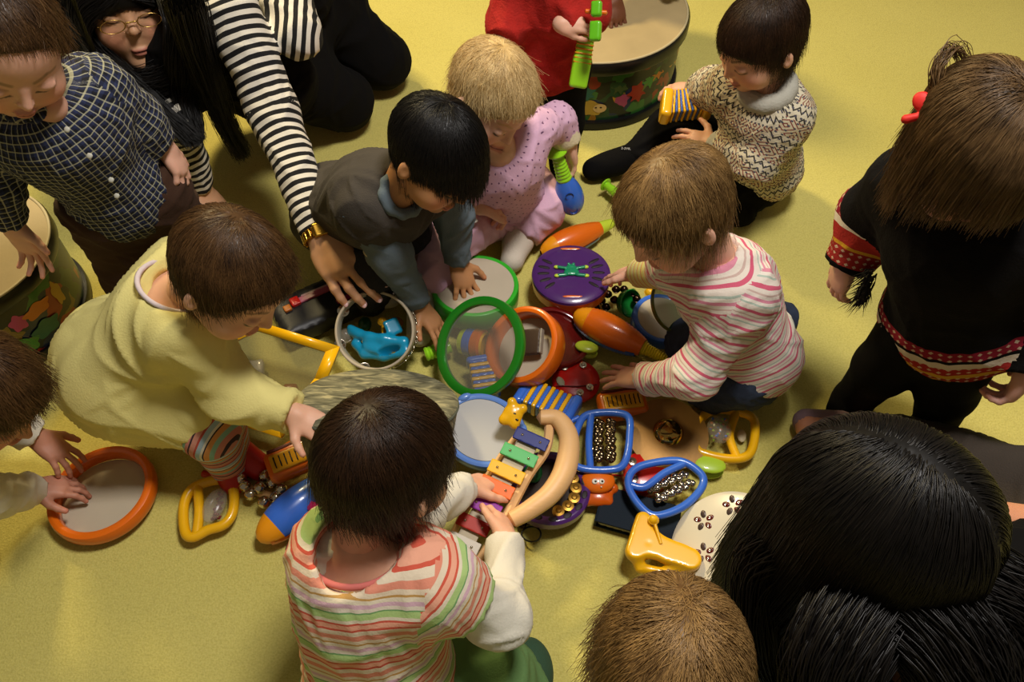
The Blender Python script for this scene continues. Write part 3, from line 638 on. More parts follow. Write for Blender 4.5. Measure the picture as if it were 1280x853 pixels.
# ---- D pink toddler
j = dict(head=J(612, 118, .45), face=V(.50, -.62, -.55), up=V(.12, .35, .92), neck=J(622, 185, .345), sR=J(575, 200, .31), sL=J(672, 162, .315), pelvis=J(640, 245, .09),
  eL=J(696, 152, .285), wL=J(711, 180, .235), eR=J(578, 248, .20), wR=J(598, 258, .19), hL=J(655, 240, .08), hR=J(615, 262, .08), kL=J(676, 258, .085), kR=J(556, 300, .12), aL=J(648, 300, .04), aR=J(528, 372, .045), tL=J(640, 326, .028), tR=J(524, 418, .03))
chk('D', j)
D = Fig('blond toddler in pink dotted pyjamas sitting and holding a blue maraca', j, skin='#e0b096')
D.headmesh(.98, browcol='#c8a070'); D.body(['torso', 'neck', 'uaL', 'faL', 'uaR', 'faR', 'thL', 'thR', 'shL', 'shR'])
D.hand('L', J(719, 222, .14)-j['wL'], V(.55, .25, .75), -1, curl=(.25, .3, .3, .35), spread=.1); D.hand('R', J(622, 262, .16)-j['wR'], V(-.2, .1, .95), 1, curl=(.7, .75, .8, .8), spread=.08, thumb=(.5, .3))
D.finish()
D.cloth('pink_top', ['torso', 'uaL', 'faL', 'uaR', 'faR'], MC['pinkdot'], .010, ends={'faL': .75, 'faR': .5}, warp=folds(.004, 26, 11), k=.025, extra=lambda F: F.P.append(Prim('cone', j['neck'], j['head'], .034, .05, k=.008, op='sub')))
D.cloth('cream_cuff', ['faL'], MC['cream'], .0125, ends={'faL': .99}, k=.01); D.cloth('cream_cuff', ['faR'], MC['cream'], .0125, ends={'faR': .9}, k=.01)
D.cloth('pink_trousers', ['thL', 'thR', 'shL', 'shR'], MC['pink'], .017, ends={'shL': .82, 'shR': .85}, extra=lambda F: F.ell(j['pelvis'], (.09, .08, .07), D.TR, k=.03), warp=folds(.007, 20, 12))
D.cloth('sock', ['ftL'], MC['sock'], .010, k=.01, extra=lambda F: F.ball(j['aL'], .032, k=.02)); D.cloth('sock', ['ftR'], MC['sock'], .010, k=.01, extra=lambda F: F.ball(j['aR'], .03, k=.02))
hair(D.root, j['head'], D.R, .98, HM['blond'], n=4200, length=.06, fringe=.78, lift=.045, grav=.3, noise=.4, line=(.62, 0), crown=(.1, -.5, .95), radius=.00042, seed=9, wisp=.14, curl=.3, swirl=.7)
settle(D)
# ---- E child in the red jumper (head above the frame)
pel = J(686, 72, .33)
j = dict(head=pel+V(.0, -.02, .36), face=V(.1, -.8, -.4), up=V(0, 0, 1), neck=pel+V(0, -.01, .25), sR=pel+V(-.070, -.01, .215), sL=pel+V(.070, .0, .215), pelvis=pel,
  eL=pel+V(.075, -.04, .13), wL=J(700, 30, .47), eR=pel+V(-.085, -.05, .12), wR=J(640, 90, .40), hL=pel+V(.035, 0, -.02), hR=pel+V(-.04, 0, -.02), kL=pel+V(.04, -.01, -.16), kR=pel+V(-.04, -.02, -.16), aL=below(pel+V(.045, .0, 0), .03), aR=below(pel+V(-.045, -.01, 0), .03), tL=below(pel+V(.05, -.08, 0), .02), tR=below(pel+V(-.05, -.09, 0), .02))
j['wR'] = pel+V(-.10, -.1, .10)
chk('E', j)
E = Fig('standing child in a red knitted jumper and black trousers, head out of view', j, sc=.88, skin='#dba98e')
E.headmesh(1.0); E.body(['torso', 'neck', 'uaL', 'faL', 'uaR', 'faR', 'thL', 'thR', 'shL', 'shR', 'ftL', 'ftR'])
E.hand('L', V(.8, -.05, .1), V(-.2, -.55, .8), 1, curl=(.75, .8, .8, .8), spread=.05, thumb=(.5, .4)); E.hand('R', V(-.3, -.5, -.5), V(-.6, -.3, .6), 1)
E.finish()
E.cloth('red_jumper', ['torso', 'uaL', 'faL', 'uaR', 'faR'], MC['red'], .014, ends={'faL': .95, 'faR': .85}, warp=folds(.004, 26, 13), k=.03, rs=1.08)
E.cloth('black_trousers', ['thL', 'thR', 'shL', 'shR'], MC['black'], .012, extra=lambda F: F.ell(pel-V(0, 0, .02), (.085, .075, .06), E.TR, k=.03)); E.cloth('shoe', ['ftL'], MC['black'], .008, k=.01); E.cloth('shoe', ['ftR'], MC['black'], .008, k=.01)
settle(E)
# ---- F dark child's hand on the drum (the rest out of frame)
j = dict(head=J(800, -190, .55), face=V(-.1, -.9, -.3), up=V(0, 0, 1), neck=J(790, -130, .46), sR=J(740, -130, .42), sL=J(850, -130, .42), pelvis=J(790, -80, .28), eR=J(765, -60, .32), wR=J(768, 0, .245), eL=J(850, -70, .30), wL=J(840, -20, .26), hL=J(820, -80, .25), hR=J(760, -80, .25), kL=J(840, -90, .2), kR=J(760, -90, .2))
G_ = Fig('dark-skinned child reaching from beyond the frame, fingers on the upper drum', j, skin='#6b4028')
G_.headmesh(1.0, browcol='#120a06'); G_.body(['torso', 'neck', 'uaL', 'faL', 'uaR', 'faR']); G_.hand('R', J(772, 22, .215)-j['wR'], V(0, .3, 1), 1, curl=(.25, .25, .25, .25), spread=.14)
G_.finish(); G_.cloth('white_shirt', ['torso', 'uaL', 'faL', 'uaR', 'faR'], MC['white'], .012, ends={'faR': .75, 'faL': 1.0})
hair(G_.root, j['head'], G_.R, 1.0, HM['black'], n=1500, length=.05, seed=2)
settle(G_)
# ---- G toddler in the patterned jumper
j = dict(head=J(953, 50, .46), face=V(-.80, -.42, -.42), up=V(-.15, .1, .98), neck=J(958, 112, .36), sR=J(915, 108, .33), sL=J(985, 150, .31), pelvis=J(948, 205, .10),
  eR=J(890, 112, .25), wR=J(868, 112, .21), eL=J(945, 205, .215), wL=J(890, 180, .19), hL=J(945, 225, .08), hR=J(915, 185, .08), kL=J(872, 225, .10), kR=J(838, 160, .10), aL=J(925, 262, .035), aR=J(800, 192, .055), tR=J(742, 212, .03), tL=J(945, 240, .03))
chk('G', j)
G = Fig('dark-haired toddler in a patterned wool jumper sitting with a toy accordion', j, skin='#d8a486')
G.headmesh(.98, browcol='#3c2818'); G.body(['torso', 'neck', 'uaL', 'faL', 'uaR', 'faR', 'thL', 'thR', 'shL', 'shR', 'ftR', 'ftL'])
G.hand('L', J(846, 172, .185)-j['wL'], V(.2, -.55, .80), 1, curl=(.3, .35, .35, .4), spread=.12, thumb=(1.2, .1)); G.hand('R', J(832, 108, .20)-j['wR'], V(0, .3, .95), 1, curl=(.5, .5, .5, .5))
G.finish()
G.cloth('patterned_jumper', ['torso', 'uaL', 'faL', 'uaR', 'faR'], MC['fair'], .015, ends={'faL': .80, 'faR': .7}, warp=folds(.004, 24, 14), k=.03, rs=1.1, extra=lambda F: F.P.append(Prim('cone', j['neck'], j['head'], .037, .05, k=.008, op='sub')))
G.cloth('knitted_cuff', ['faL'], MC['knitgrey'], .0145, ends={'faL': .99}, k=.01); G.cloth('knitted_cuff', ['faR'], MC['knitgrey'], .0145, ends={'faR': .92}, k=.01)
G.cloth('shawl_collar', [], MC['knitgrey'], 0, extra=lambda F: [F.cone(j['neck']+G.TR[0]*.042*math.cos(a)+G.TR[1]*.042*math.sin(a)+G.up*.008, j['neck']+G.TR[0]*.042*math.cos(a+.5)+G.TR[1]*.042*math.sin(a+.5)+G.up*.008, .017, k=.01) for a in np.arange(0, 6.28, .5)] and None, h=.004)
G.cloth('black_trousers', ['thL', 'thR', 'shL', 'shR'], MC['black'], .014, extra=lambda F: F.ell(j['pelvis']-V(0, 0, .02), (.085, .08, .06), G.TR, k=.03), warp=folds(.005, 22, 15))
G.cloth('black_sock', ['ftR'], MC['black'], .011, k=.02, extra=lambda F: F.ell(mid(j['aR'], j['tR'], .55)+V(0, 0, -.003), (.052, .028, .022), axis_basis(V(0, 0, 1), j['tR']-j['aR']), k=.02)); G.cloth('black_sock', ['ftL'], MC['black'], .010, k=.02)
hair(G.root, j['head'], G.R, .98, HM['dark'], n=5500, length=.075, fringe=.7, lift=.05, grav=.45, noise=.3, line=(.80, 0), crown=(0, -.3, 1), seed=11, curl=.35, nape=-.07)
def flat_text(name, s, loc, size, m, parent, rot=(0, 0, 0), ext=.0004):
    c = bpy.data.curves.new(name, 'FONT'); c.body = s; c.size = size; c.extrude = ext; c.align_x = 'CENTER'; c.align_y = 'CENTER'; c.materials.append(m)
    q = bpy.data.objects.new(name, c); COL.objects.link(q); bpy.context.view_layer.update(); me = bpy.data.meshes.new_from_object(q.evaluated_get(bpy.context.evaluated_depsgraph_get())); bpy.data.objects.remove(q)
    me.materials.clear(); me.materials.append(m); o = bpy.data.objects.new(name, me); link(o, parent); o.location = Vector(loc); o.rotation_euler = rot; return o
tq = mid(j['aR'], j['tR'], .33)+V(.0, -.004, .0345)
settle(G)
flat_text('sock_print', '2-3YRS', Vector(tq)-G.root.location, .0085, MC['print'], G.root, (math.radians(20), 0, math.radians(-8)))
# ---- H girl in pink stripes
j = dict(head=J(846, 262, .50), face=V(-.68, -.40, -.58), up=V(-.35, .15, .92), neck=J(892, 318, .40), sR=J(842, 322, .36), sL=J(932, 375, .355), pelvis=J(938, 440, .15),
  eR=J(835, 338, .26), wR=J(795, 342, .17), eL=J(870, 470, .215), wL=J(802, 474, .115), hL=J(925, 470, .13), hR=J(905, 425, .13), kL=J(892, 482, .06), kR=J(868, 430, .09), aL=J(975, 440, .05), aR=J(975, 400, .05))
chk('H', j)
H = Fig('kneeling toddler girl in a pink and white striped top and jeans touching the red castanet', j, skin='#dca88e')
H.headmesh(1.02, browcol='#8a6840'); H.body(['torso', 'neck', 'uaL', 'faL', 'uaR', 'faR', 'thL', 'thR', 'shL', 'shR'])
H.hand('L', J(758, 468, .075)-j['wL'], V(-.1, .1, .98), 1, curl=(.12, .12, .15, .2), spread=.2, thumb=(.8, .2)); H.hand('R', J(767, 340, .12)-j['wR'], V(0, .2, .98), -1, curl=(.2, .4, .5, .5), spread=.1, thumb=(.9, .1))
H.finish()
H.cloth('striped_top', ['torso', 'uaL', 'faL', 'uaR'], MC['pst'], .011, ends={'faL': .97}, warp=folds(.005, 22, 16), k=.03, rs=1.08, extra=lambda F: F.P.append(Prim('cone', j['neck'], j['head'], .036, .05, k=.008, op='sub')))
H.cloth('striped_sleeve', ['faR'], MC['yst'], .011, ends={'faR': .92}, k=.02, label='yellow and orange striped undersleeve')
H.cloth('jeans', ['thL', 'thR', 'shL', 'shR'], MC['jeans'], .014, extra=lambda F: F.ell(j['pelvis']-V(0, 0, .03), (.088, .08, .07), H.TR, k=.03), warp=folds(.005, 22, 17))
hair(H.root, j['head'], H.R, 1.02, HM['light'], n=6000, length=.085, fringe=.78, lift=.05, grav=.35, noise=.36, line=(.62, 0), crown=(.05, -.2, 1), seed=13, swirl=.9, curl=.3, nape=-.075)
settle(H)
# ---- I girl in the black jumper, standing on the right
hd = J(1222, 182, .70)
j = dict(head=hd, face=V(.30, -.75, -.55), up=V(-.2, .25, .95), neck=hd+V(.035, .01, -.105), sR=J(1132, 228, .56), sL=J(1300, 290, .56), pelvis=J(1192, 398, .35),
  eR=J(1092, 268, .46), wR=J(1058, 335, .37), eL=J(1330, 400, .42), wL=J(1284, 470, .34), hL=J(1205, 430, .33), hR=J(1150, 410, .33))
j['aR'] = J(1066, 500, .04); j['aL'] = J(1165, 535, .04); j['kR'] = mid(j['hR'], j['aR'], .5); j['kL'] = mid(j['hL'], j['aL'], .5); j['tR'] = J(1052, 515, .03); j['tL'] = J(1150, 560, .03)
chk('I', j)
I_ = Fig('toddler girl with a red bow standing in a black jumper with patterned bands', j, skin='#dcaa9a')
I_.headmesh(1.05); I_.body(['torso', 'neck', 'uaL', 'faL', 'uaR', 'faR', 'thL', 'thR', 'shL', 'shR', 'ftL', 'ftR'])
I_.hand('R', J(1040, 368, .30)-j['wR'], V(-.75, -.2, .5), 1, curl=(.25, .3, .35, .4), spread=.1, thumb=(.5, .2)); I_.hand('L', J(1262, 495, .29)-j['wL'], V(.5, -.3, .5), -1, curl=(.8, .8, .8, .8))
I_.finish()
I_.cloth('black_jumper', ['torso', 'uaL', 'faL', 'uaR', 'faR'], MC['nordic'], .017, ends={'faL': .9, 'faR': .95}, warp=folds(.003, 22, 18), k=.035, rs=1.15, extra=lambda F: F.P.append(Prim('cone', j['neck'], j['head'], .036, .05, k=.008, op='sub')),
   )
I_.cloth('black_leggings', ['thL', 'thR', 'shL', 'shR', 'ftL', 'ftR'], MC['black'], .012, extra=lambda F: F.ell(j['pelvis']-V(0, 0, .03), (.08, .075, .06), I_.TR, k=.03))
def tufts(parent, pts, m, n, ln, seed, name='fur_trim', r=.0011, down=1.0):
    rs = np.random.RandomState(seed); pts = np.array(pts); idx = rs.randint(0, len(pts)-1, n); t = rs.rand(n)[:, None]
    p0 = pts[idx]*(1-t)+pts[idx+1]*t + rs.randn(n, 3)*.004; d = rs.randn(n, 3)*.45+V(-.35, -.2, -1*down); d /= np.linalg.norm(d, axis=1)[:, None]
    s_ = np.linspace(0, 1, 5)[None, :, None]; W = p0[:, None]+d[:, None]*s_*ln*(.5+rs.rand(n))[:, None, None]+V(0, 0, -.3)*ln*s_**2
    hc = bpy.data.hair_curves.new(name); hc.add_curves([5]*n); hc.points.foreach_set('position', W.astype(np.float32).ravel())
    a = hc.attributes.get('radius') or hc.attributes.new('radius', 'FLOAT', 'POINT'); a.data.foreach_set('value', np.tile([1, .9, .7, .4, .1], n).astype(np.float32)*r)
    hc.materials.append(m); o = bpy.data.objects.new(name, hc); return link(o, parent)
tufts(I_.root, [J(1090, 338, .42), J(1080, 375, .34)], MC['fur'], 130, .028, 3)
hair(I_.root, j['head'], I_.R, 1.05, HM['dkblond'], n=7500, length=.105, lift=.06, grav=.65, noise=.24, line=(1.0, 0), crown=(-.25, .0, 1), radius=.0006, seed=15, nape=-.085, steps=12, cheek=.01, swirl=.3)
bb = J(1163, 142, .735)
def bow(parent, c, R, s):
    F = Field(); F.ball(c, .006*s, k=.003)
    for q in (-1, 1):
        F.ell(c+R[0]*q*.014*s+R[2]*.003, (.012*s, .005*s, .010*s), R, k=.003); F.cone(c, c+(R[0]*q*.012-R[2]*.02)*s, .003*s, .005*s, k=.003)
    v, f = F.mesh(.002); return mesh_np('hair_bow', v, f, MC['bow'], parent)
bow(I_.root, bb, basis(V(-.4, -.6, .6), V(.6, .2, .7)), 1.15)
lock(I_.root, [bb+V(.01, .01, .0), bb+V(0, .03, .04), bb+V(.02, .05, .055), bb+V(.045, .05, .03)], .004, HM['dkblond'], 8, 60, .0007)
settle(I_)
# ---- K fair head at the bottom edge
hd = J(842, 835, .55)
j = dict(head=hd, face=V(.1, .8, -.6), up=V(0, .55, .85), neck=hd+V(0, -.04, -.11), sR=hd+V(.09, -.05, -.16), sL=hd+V(-.10, -.05, -.16), pelvis=hd+V(0, -.10, -.36), eR=hd+V(.13, -.02, -.26), eL=hd+V(-.14, -.02, -.26), wR=hd+V(.12, .04, -.33), wL=hd+V(-.12, -.12, -.33), hL=hd+V(-.05, -.1, -.38), hR=hd+V(.05, -.1, -.38))
j['kL'] = below(j['hL']+V(0, .02, 0), .12); j['kR'] = below(j['hR']+V(0, .02, 0), .12)
K = Fig('fair-haired toddler at the bottom edge, seen from above, only the head in view', j, skin='#d6a484')
K.headmesh(.95); K.body(['torso', 'neck', 'uaL', 'faL', 'uaR', 'faR', 'thL', 'thR']); K.hand('L', V(.2, -.9, -.1), V(0, 0, 1), 1); K.hand('R', V(-.2, .9, -.1), V(0, 0, 1), -1)
K.finish(); K.cloth('pale_blue_top', ['torso', 'uaL', 'faL', 'uaR', 'faR'], mat('cloth_pale_blue', '#9fb2b0', .9), .012, ends={'faL': .9, 'faR': .9}); K.cloth('brown_trousers', ['thL', 'thR'], MC['brown'], .012)
hair(K.root, j['head'], K.R, .94, HM['light'], n=7500, length=.13, lift=.06, grav=.5, noise=.30, curl=.35, line=(.9, 0), crown=(0, .2, 1), seed=17, nape=-.09, cheek=.02, wisp=.08)
settle(K)
# ---- L child in the multi-striped top with the glockenspiel
j = dict(head=J(480, 582, .47), face=V(.55, .62, -.55), up=V(.05, .35, .93), neck=J(448, 672, .385), sR=J(548, 730, .35), sL=J(420, 690, .36), pelvis=J(478, 850, .12),
  eR=J(625, 775, .25), wR=J(632, 675, .165), eL=J(520, 640, .26), wL=J(584, 610, .16), hR=J(520, 850, .1), hL=J(440, 850, .1), kR=J(615, 845, .09), kL=J(480, 770, .1), aR=J(655, 870, .04), aL=J(560, 900, .04))
chk('L', j)
L_ = Fig('toddler with dark brown hair in a pastel striped top, back to us, holding the glockenspiel', j, skin='#d8a486')
L_.headmesh(1.02); L_.body(['torso', 'neck', 'uaL', 'faL', 'uaR', 'faR', 'thL', 'thR', 'shR'])
L_.hand('R', J(626, 636, .135)-j['wR'], V(.75, -.1, .6), -1, curl=(.55, .6, .6, .6), spread=.1, thumb=(.7, .2)); L_.hand('L', J(622, 598, .125)-j['wL'], V(-.1, .3, .9), 1, curl=(.4, .5, .5, .5), spread=.1)
L_.finish()
L_.cloth('white_sleeves', ['uaL', 'faL', 'uaR', 'faR'], MC['white'], .010, ends={'faL': .93, 'faR': .95}, warp=folds(.005, 22, 19), k=.03)
L_.cloth('striped_top', ['torso', 'uaL', 'uaR'], MC['mst'], .019, ends={'uaL': .5, 'uaR': .42}, trunk=('uaL',), warp=folds(.004, 20, 20), k=.04, rs=1.12, extra=lambda F: (F.cone(j['pelvis']-L_.up*.05, mid(j['pelvis'], j['neck'], .5), .098, .088, k=.04, uv=(j['pelvis'], L_.TR, .075, 0, 0)), F.P.append(Prim('cone', j['neck']+V(0, -.028, .012), j['head']+V(0, -.03, 0), .048, .07, k=.01, op='sub'))))
nk = j['neck']+L_.up*.008; ring_mesh('neckband', nk-V(0, .014, .002), L_.up+V(0, -.35, 0), V(1, 0, 0), .056, .0045, mat('neckband_pink', '#c46a62', .9), L_.root, 36, 6, sx=1.15)
L_.cloth('green_trousers', ['thL', 'thR', 'shR', 'shL'], MC['green'], .022, extra=lambda F: F.ell(j['pelvis']-V(0, 0, .02), (.10, .10, .09), L_.TR, k=.03), warp=folds(.008, 18, 21))
L_.cloth('dark_green_boot', [], MC['dgreen'], 0, extra=lambda F: F.ell(J(660, 842, .04), (.04, .055, .038), None, k=.01), h=.005)
hair(L_.root, j['head'], L_.R, 1.03, HM['dark'], n=8500, length=.085, lift=.055, grav=.3, noise=.24, line=(.62, 0), crown=(-.15, -.45, 1), seed=19, nape=-.07, swirl=1.0, curl=.15)
settle(L_)
# ---- M child in the pale yellow dress
j = dict(head=J(286, 343, .46), face=V(.62, -.42, -.55), up=V(.45, .2, .85), neck=J(232, 368, .385), sL=J(232, 335, .36), sR=J(232, 420, .36), pelvis=J(172, 470, .20),
  eR=J(295, 492, .255), wR=J(368, 518, .245), eL=J(262, 388, .24), wL=J(240, 425, .14), hL=J(185, 450, .17), hR=J(200, 500, .17), kL=J(270, 500, .18), kR=J(262, 540, .15), aL=J(290, 560, .04), aR=J(285, 582, .04), tR=J(292, 602, .02), tL=J(325, 585, .02))
chk('M', j)
M = Fig('squatting toddler in a pale yellow dress and striped tights holding the bark-covered drum', j, skin='#dca98c')
M.headmesh(1.03, browcol='#6a4a2a'); M.body(['torso', 'neck', 'uaL', 'faL', 'uaR', 'faR', 'thL', 'thR', 'shL', 'shR'])
M.hand('R', J(394, 532, .235)-j['wR'], V(.1, -.2, .95), 1, curl=(.25, .3, .35, .4), spread=.18, thumb=(1.0, .0)); M.hand('L', V(.6, -.3, -.5), V(0, 0, 1), -1)
M.finish()
fr = (j['pelvis'], M.TR, .1, 0, 0)
M.cloth('yellow_dress', ['torso', 'uaL', 'faL', 'uaR', 'faR'], MC['yellow'], .014, ends={'faL': .8, 'faR': .97}, warp=folds(.009, 17, 22), k=.035, rs=1.12,
  extra=lambda F: (F.ell(J(160, 455, .20), (.115, .125, .12), axis_basis(V(.35, .45, .8), V(1, 0, 0)), k=.05), F.ell(J(215, 512, .17), (.10, .06, .075), axis_basis(V(0, 0, 1), V(1, -.45, 0)), k=.04), F.P.append(Prim('cone', j['neck']+M.up*.012+V(-.012, 0, .012), j['head']+V(-.02, 0, 0), .050, .066, k=.01, op='sub'))))
ring_mesh('neckband', j['neck']+M.up*.012+V(-.010, 0, .010), M.up+V(-.2, 0, .1), V(1, 0, 0), .055, .004, MC['trim'], M.root, 36, 6, sx=1.1)
M.cloth('striped_tights', ['thL', 'thR', 'shL', 'shR'], MC['tights'], .009, k=.02); M.cloth('red_shoe', ['ftR'], MC['shoe'], .008, k=.02); M.cloth('red_shoe', ['ftL'], MC['shoe'], .008, k=.02)
hair(M.root, j['head'], M.R, 1.05, HM['brown'], n=7500, length=.075, fringe=.78, lift=.045, grav=.3, noise=.26, line=(.58, 0), crown=(-.1, -.45, 1), seed=21, nape=-.07, swirl=.8)
settle(M)
# ---- N child at the left edge reaching for the orange hoop drum
j = dict(head=J(-28, 490, .40), face=V(.7, -.35, -.6), up=V(.3, .2, .9), neck=J(-75, 545, .34), sR=J(-70, 615, .31), sL=J(-60, 520, .31), pelvis=J(-140, 620, .10),
  eR=J(-25, 625, .20), wR=J(42, 612, .075), eL=J(-10, 515, .20), wL=J(48, 548, .12), hL=J(-120, 600, .1), hR=J(-120, 660, .1), kL=J(-60, 640, .08), kR=J(-60, 700, .08))
chk('N', j)
N_ = Fig('toddler with white cuffs reaching in from the left edge to the orange hoop drum', j, skin='#b98068')
N_.headmesh(.98); N_.body(['torso', 'neck', 'uaL', 'faL', 'uaR', 'faR', 'thL', 'thR'])
N_.hand('R', J(78, 608, .06)-j['wR'], V(0, .1, 1), 1, curl=(.4, .45, .5, .5), spread=.08); N_.hand('L', J(76, 568, .095)-j['wL'], V(0, .3, .95), -1, curl=(.35, .35, .4, .4), spread=.2)
N_.finish(); N_.cloth('white_top', ['torso', 'uaL', 'faL', 'uaR', 'faR'], MC['white'], .013, ends={'faL': .85, 'faR': .97}, warp=folds(.004, 24, 23)); N_.cloth('brown_trousers', ['thL', 'thR'], MC['brown'], .012)
hair(N_.root, j['head'], N_.R, 1.0, HM['brown'], n=4500, length=.075, lift=.05, grav=.35, line=(.62, 0), seed=23)
settle(N_)
# ---- O woman with black hair, lower right
hd = J(1100, 676, .62)
j = dict(head=hd, face=V(-.55, .45, -.65), up=V(-.3, .45, .85), neck=hd+V(.08, -.06, -.13), sL=hd+V(.10, -.19, -.21), sR=hd+V(.25, .04, -.22), pelvis=hd+V(.24, -.22, -.58), eL=hd+V(.03, -.30, -.40), wL=hd+V(-.02, -.16, -.50),
  eR=J(1425, 690, .34), wR=J(1235, 650, .36), hL=hd+V(.16, -.28, -.62), hR=hd+V(.28, -.12, -.62), kR=J(1330, 625, .20), aR=J(1090, 545, .06), tR=J(1010, 535, .04), kL=hd+V(-.02, -.45, -.6), aL=hd+V(.1, -.5, -.68))
chk('O', j)
O = Fig('woman with long black hair sitting with one leg stretched out, seen from above', j, sc=1.5, skin='#c98a68')
O.headmesh(1.08, adult=True, browcol='#20140e'); O.body(['torso', 'neck', 'uaL', 'faL', 'uaR', 'faR', 'thL', 'thR', 'shR', 'ftR'], .008)
O.hand('R', V(-.9, .1, -.1), V(0, .3, .9), -1, size=1.7); O.hand('L', V(-.5, .6, -.2), V(0, 0, 1), -1, size=1.7)
O.finish()
O.cloth('black_top', ['torso', 'uaL', 'faL', 'uaR'], MC['black'], .016, k=.05, rs=1.1, ends={'uaR': .95, 'faL': .95}, warp=folds(.006, 14, 24))
O.cloth('taupe_trousers', ['thR', 'shR', 'thL'], MC['trouser'], .014, ends={'shR': .97}, warp=folds(.006, 16, 25), extra=lambda F: F.ell(j['pelvis'], (.14, .13, .11), None, k=.05))
O.cloth('mauve_sock', [], MC['lilac'], 0, extra=lambda F: (F.cone(J(1050, 535, .045), J(1008, 528, .035), .033, .026, k=.02),), h=.005)
hair(O.root, j['head'], O.R, 1.13, HM['black'], n=15000, length=.17, lift=.06, grav=.85, noise=.15, line=(1.2, 0), crown=(0, .1, 1), part=0, radius=.0008, seed=25, clump=70, nape=-.1, steps=15, rad3=(.070, .090, .082), z0=.028, swirl=0, cheek=.015, floor_z=.25, fringe=0)
def P_(x, y, z): return J(x, y, z)
oh = j['head']; OL = lambda *p: [oh+V(*q) for q in p]
lock(O.root, OL((-.05, 0, .0), (-.095, .0, -.05), (-.085, -.05, -.14), (-.045, -.09, -.22), (.0, -.12, -.28)), .030, HM['black'], 31, 3200, .0009)
lock(O.root, OL((0, -.03, 0), (-.06, -.10, -.02), (-.05, -.15, -.10), (-.02, -.19, -.2)), .05, HM['black'], 32, 3200, .0009)
lock(O.root, OL((.03, -.03, .0), (.10, -.07, .0), (.13, -.14, -.08), (.14, -.2, -.2)), .045, HM['black'], 33, 3200, .0009)
lock(O.root, OL((.0, -.04, 0), (.04, -.11, .0), (.05, -.17, -.08), (.05, -.22, -.2)), .055, HM['black'], 34, 3200, .0009)
settle(O)
# ---- Q someone's hand at the upper left edge
j = dict(head=J(-40, -160, .6), face=V(.4, -.8, -.4), up=V(0, 0, 1), neck=J(-30, -110, .5), sR=J(-60, -120, .44), sL=J(40, -130, .44), pelvis=J(-20, -90, .2), eL=J(60, -60, .25), wL=J(76, -4, .12), eR=J(-60, -60, .3), wR=J(-50, -20, .2), hL=J(0, -90, .15), hR=J(-40, -90, .15))
Q = Fig('person in a black sleeve leaning on a hand at the upper left corner', j, sc=1.3, skin='#a8693a')
Q.headmesh(1.1, adult=True); Q.body(['torso', 'neck', 'uaL', 'faL', 'uaR', 'faR']); Q.hand('L', J(90, 40, .04)-j['wL'], V(.1, .2, .95), -1, size=1.45, curl=(.25, .3, .3, .3), spread=.05); Q.finish()
Q.cloth('black_top', ['torso', 'uaL', 'faL', 'uaR', 'faR'], MC['black'], .014, ends={'faL': .97, 'faR': 1.0}, k=.03); hair(Q.root, j['head'], Q.R, 1.1, HM['black'], n=1200, length=.1, rad3=(.070, .090, .082), z0=.028)
settle(Q)
# ------------------------------------------------------------------ toy builders (world coordinates; each thing's root stands at its own base point)
def lathe(c, ax, prof, n=44, ref=(0.3, .9, .1), closed=False, sx=1.0):
    B = axis_basis(ax, V(*ref)); P = np.array(prof, float); k = len(P); t = np.linspace(0, 2*math.pi, n, endpoint=False)
    ring = np.cos(t)[:, None]*B[0]*sx+np.sin(t)[:, None]*B[1]
    v = (np.asarray(c)+ring[:, None, :]*P[None, :, 0, None]+B[2]*P[None, :, 1, None]).reshape(-1, 3)
    i = np.arange(n)[:, None]; q = np.arange(k if closed else k-1)[None, :]
    return v, np.stack([i*k+q, ((i+1) % n)*k+q, ((i+1) % n)*k+(q+1) % k, i*k+(q+1) % k], -1).reshape(-1, 4)
def tube(path, r, k=10, closed=False, flat=1.0):
    p = np.array(path, float); n = len(p); r = np.broadcast_to(np.asarray(r, float), (n,))
    T = np.roll(p, -1, 0)-np.roll(p, 1, 0) if closed else np.gradient(p, axis=0); T = nrm3(T)
    u = nrm(np.cross(T[0], V(.1, .2, 1))); v, U = [], []
    for i in range(n): u = nrm(u-np.dot(u, T[i])*T[i]); U.append(u)
    U = np.array(U); Wv = np.cross(T, U); a = np.linspace(0, 2*math.pi, k, endpoint=False)
    v = (p[:, None]+(U[:, None]*np.cos(a)[None, :, None]+Wv[:, None]*(np.sin(a)*flat)[None, :, None])*r[:, None, None]).reshape(-1, 3)
    i = np.arange(n if closed else n-1)[:, None]; q = np.arange(k)[None, :]; i2 = (i+1) % n
    f = np.stack([i*k+q, i*k+(q+1) % k, i2*k+(q+1) % k, i2*k+q], -1).reshape(-1, 4)
    if not closed:
        o = len(v); v = np.concatenate([v, [p[0]-T[0]*r[0]*.6], [p[-1]+T[-1]*r[-1]*.6]])
        f = np.concatenate([f, [[(j+1) % k, j, o, o] for j in range(k)], [[(n-1)*k+j, (n-1)*k+(j+1) % k, o+1, o+1] for j in range(k)]])
    return v, f
def smoothpath(pts, n=8, closed=True):
    p = np.array(pts, float); m = len(p); out = []
    for i in range(m if closed else m-1):
        g = [p[(i+d) % m] if closed else p[min(max(i+d, 0), m-1)] for d in (-1, 0, 1, 2)]
        for t in np.linspace(0, 1, n, endpoint=False): out.append(.5*((2*g[1])+(-g[0]+g[2])*t+(2*g[0]-5*g[1]+4*g[2]-g[3])*t*t+(-g[0]+3*g[1]-3*g[2]+g[3])*t**3))
    if not closed: out.append(p[-1])
    return np.array(out)
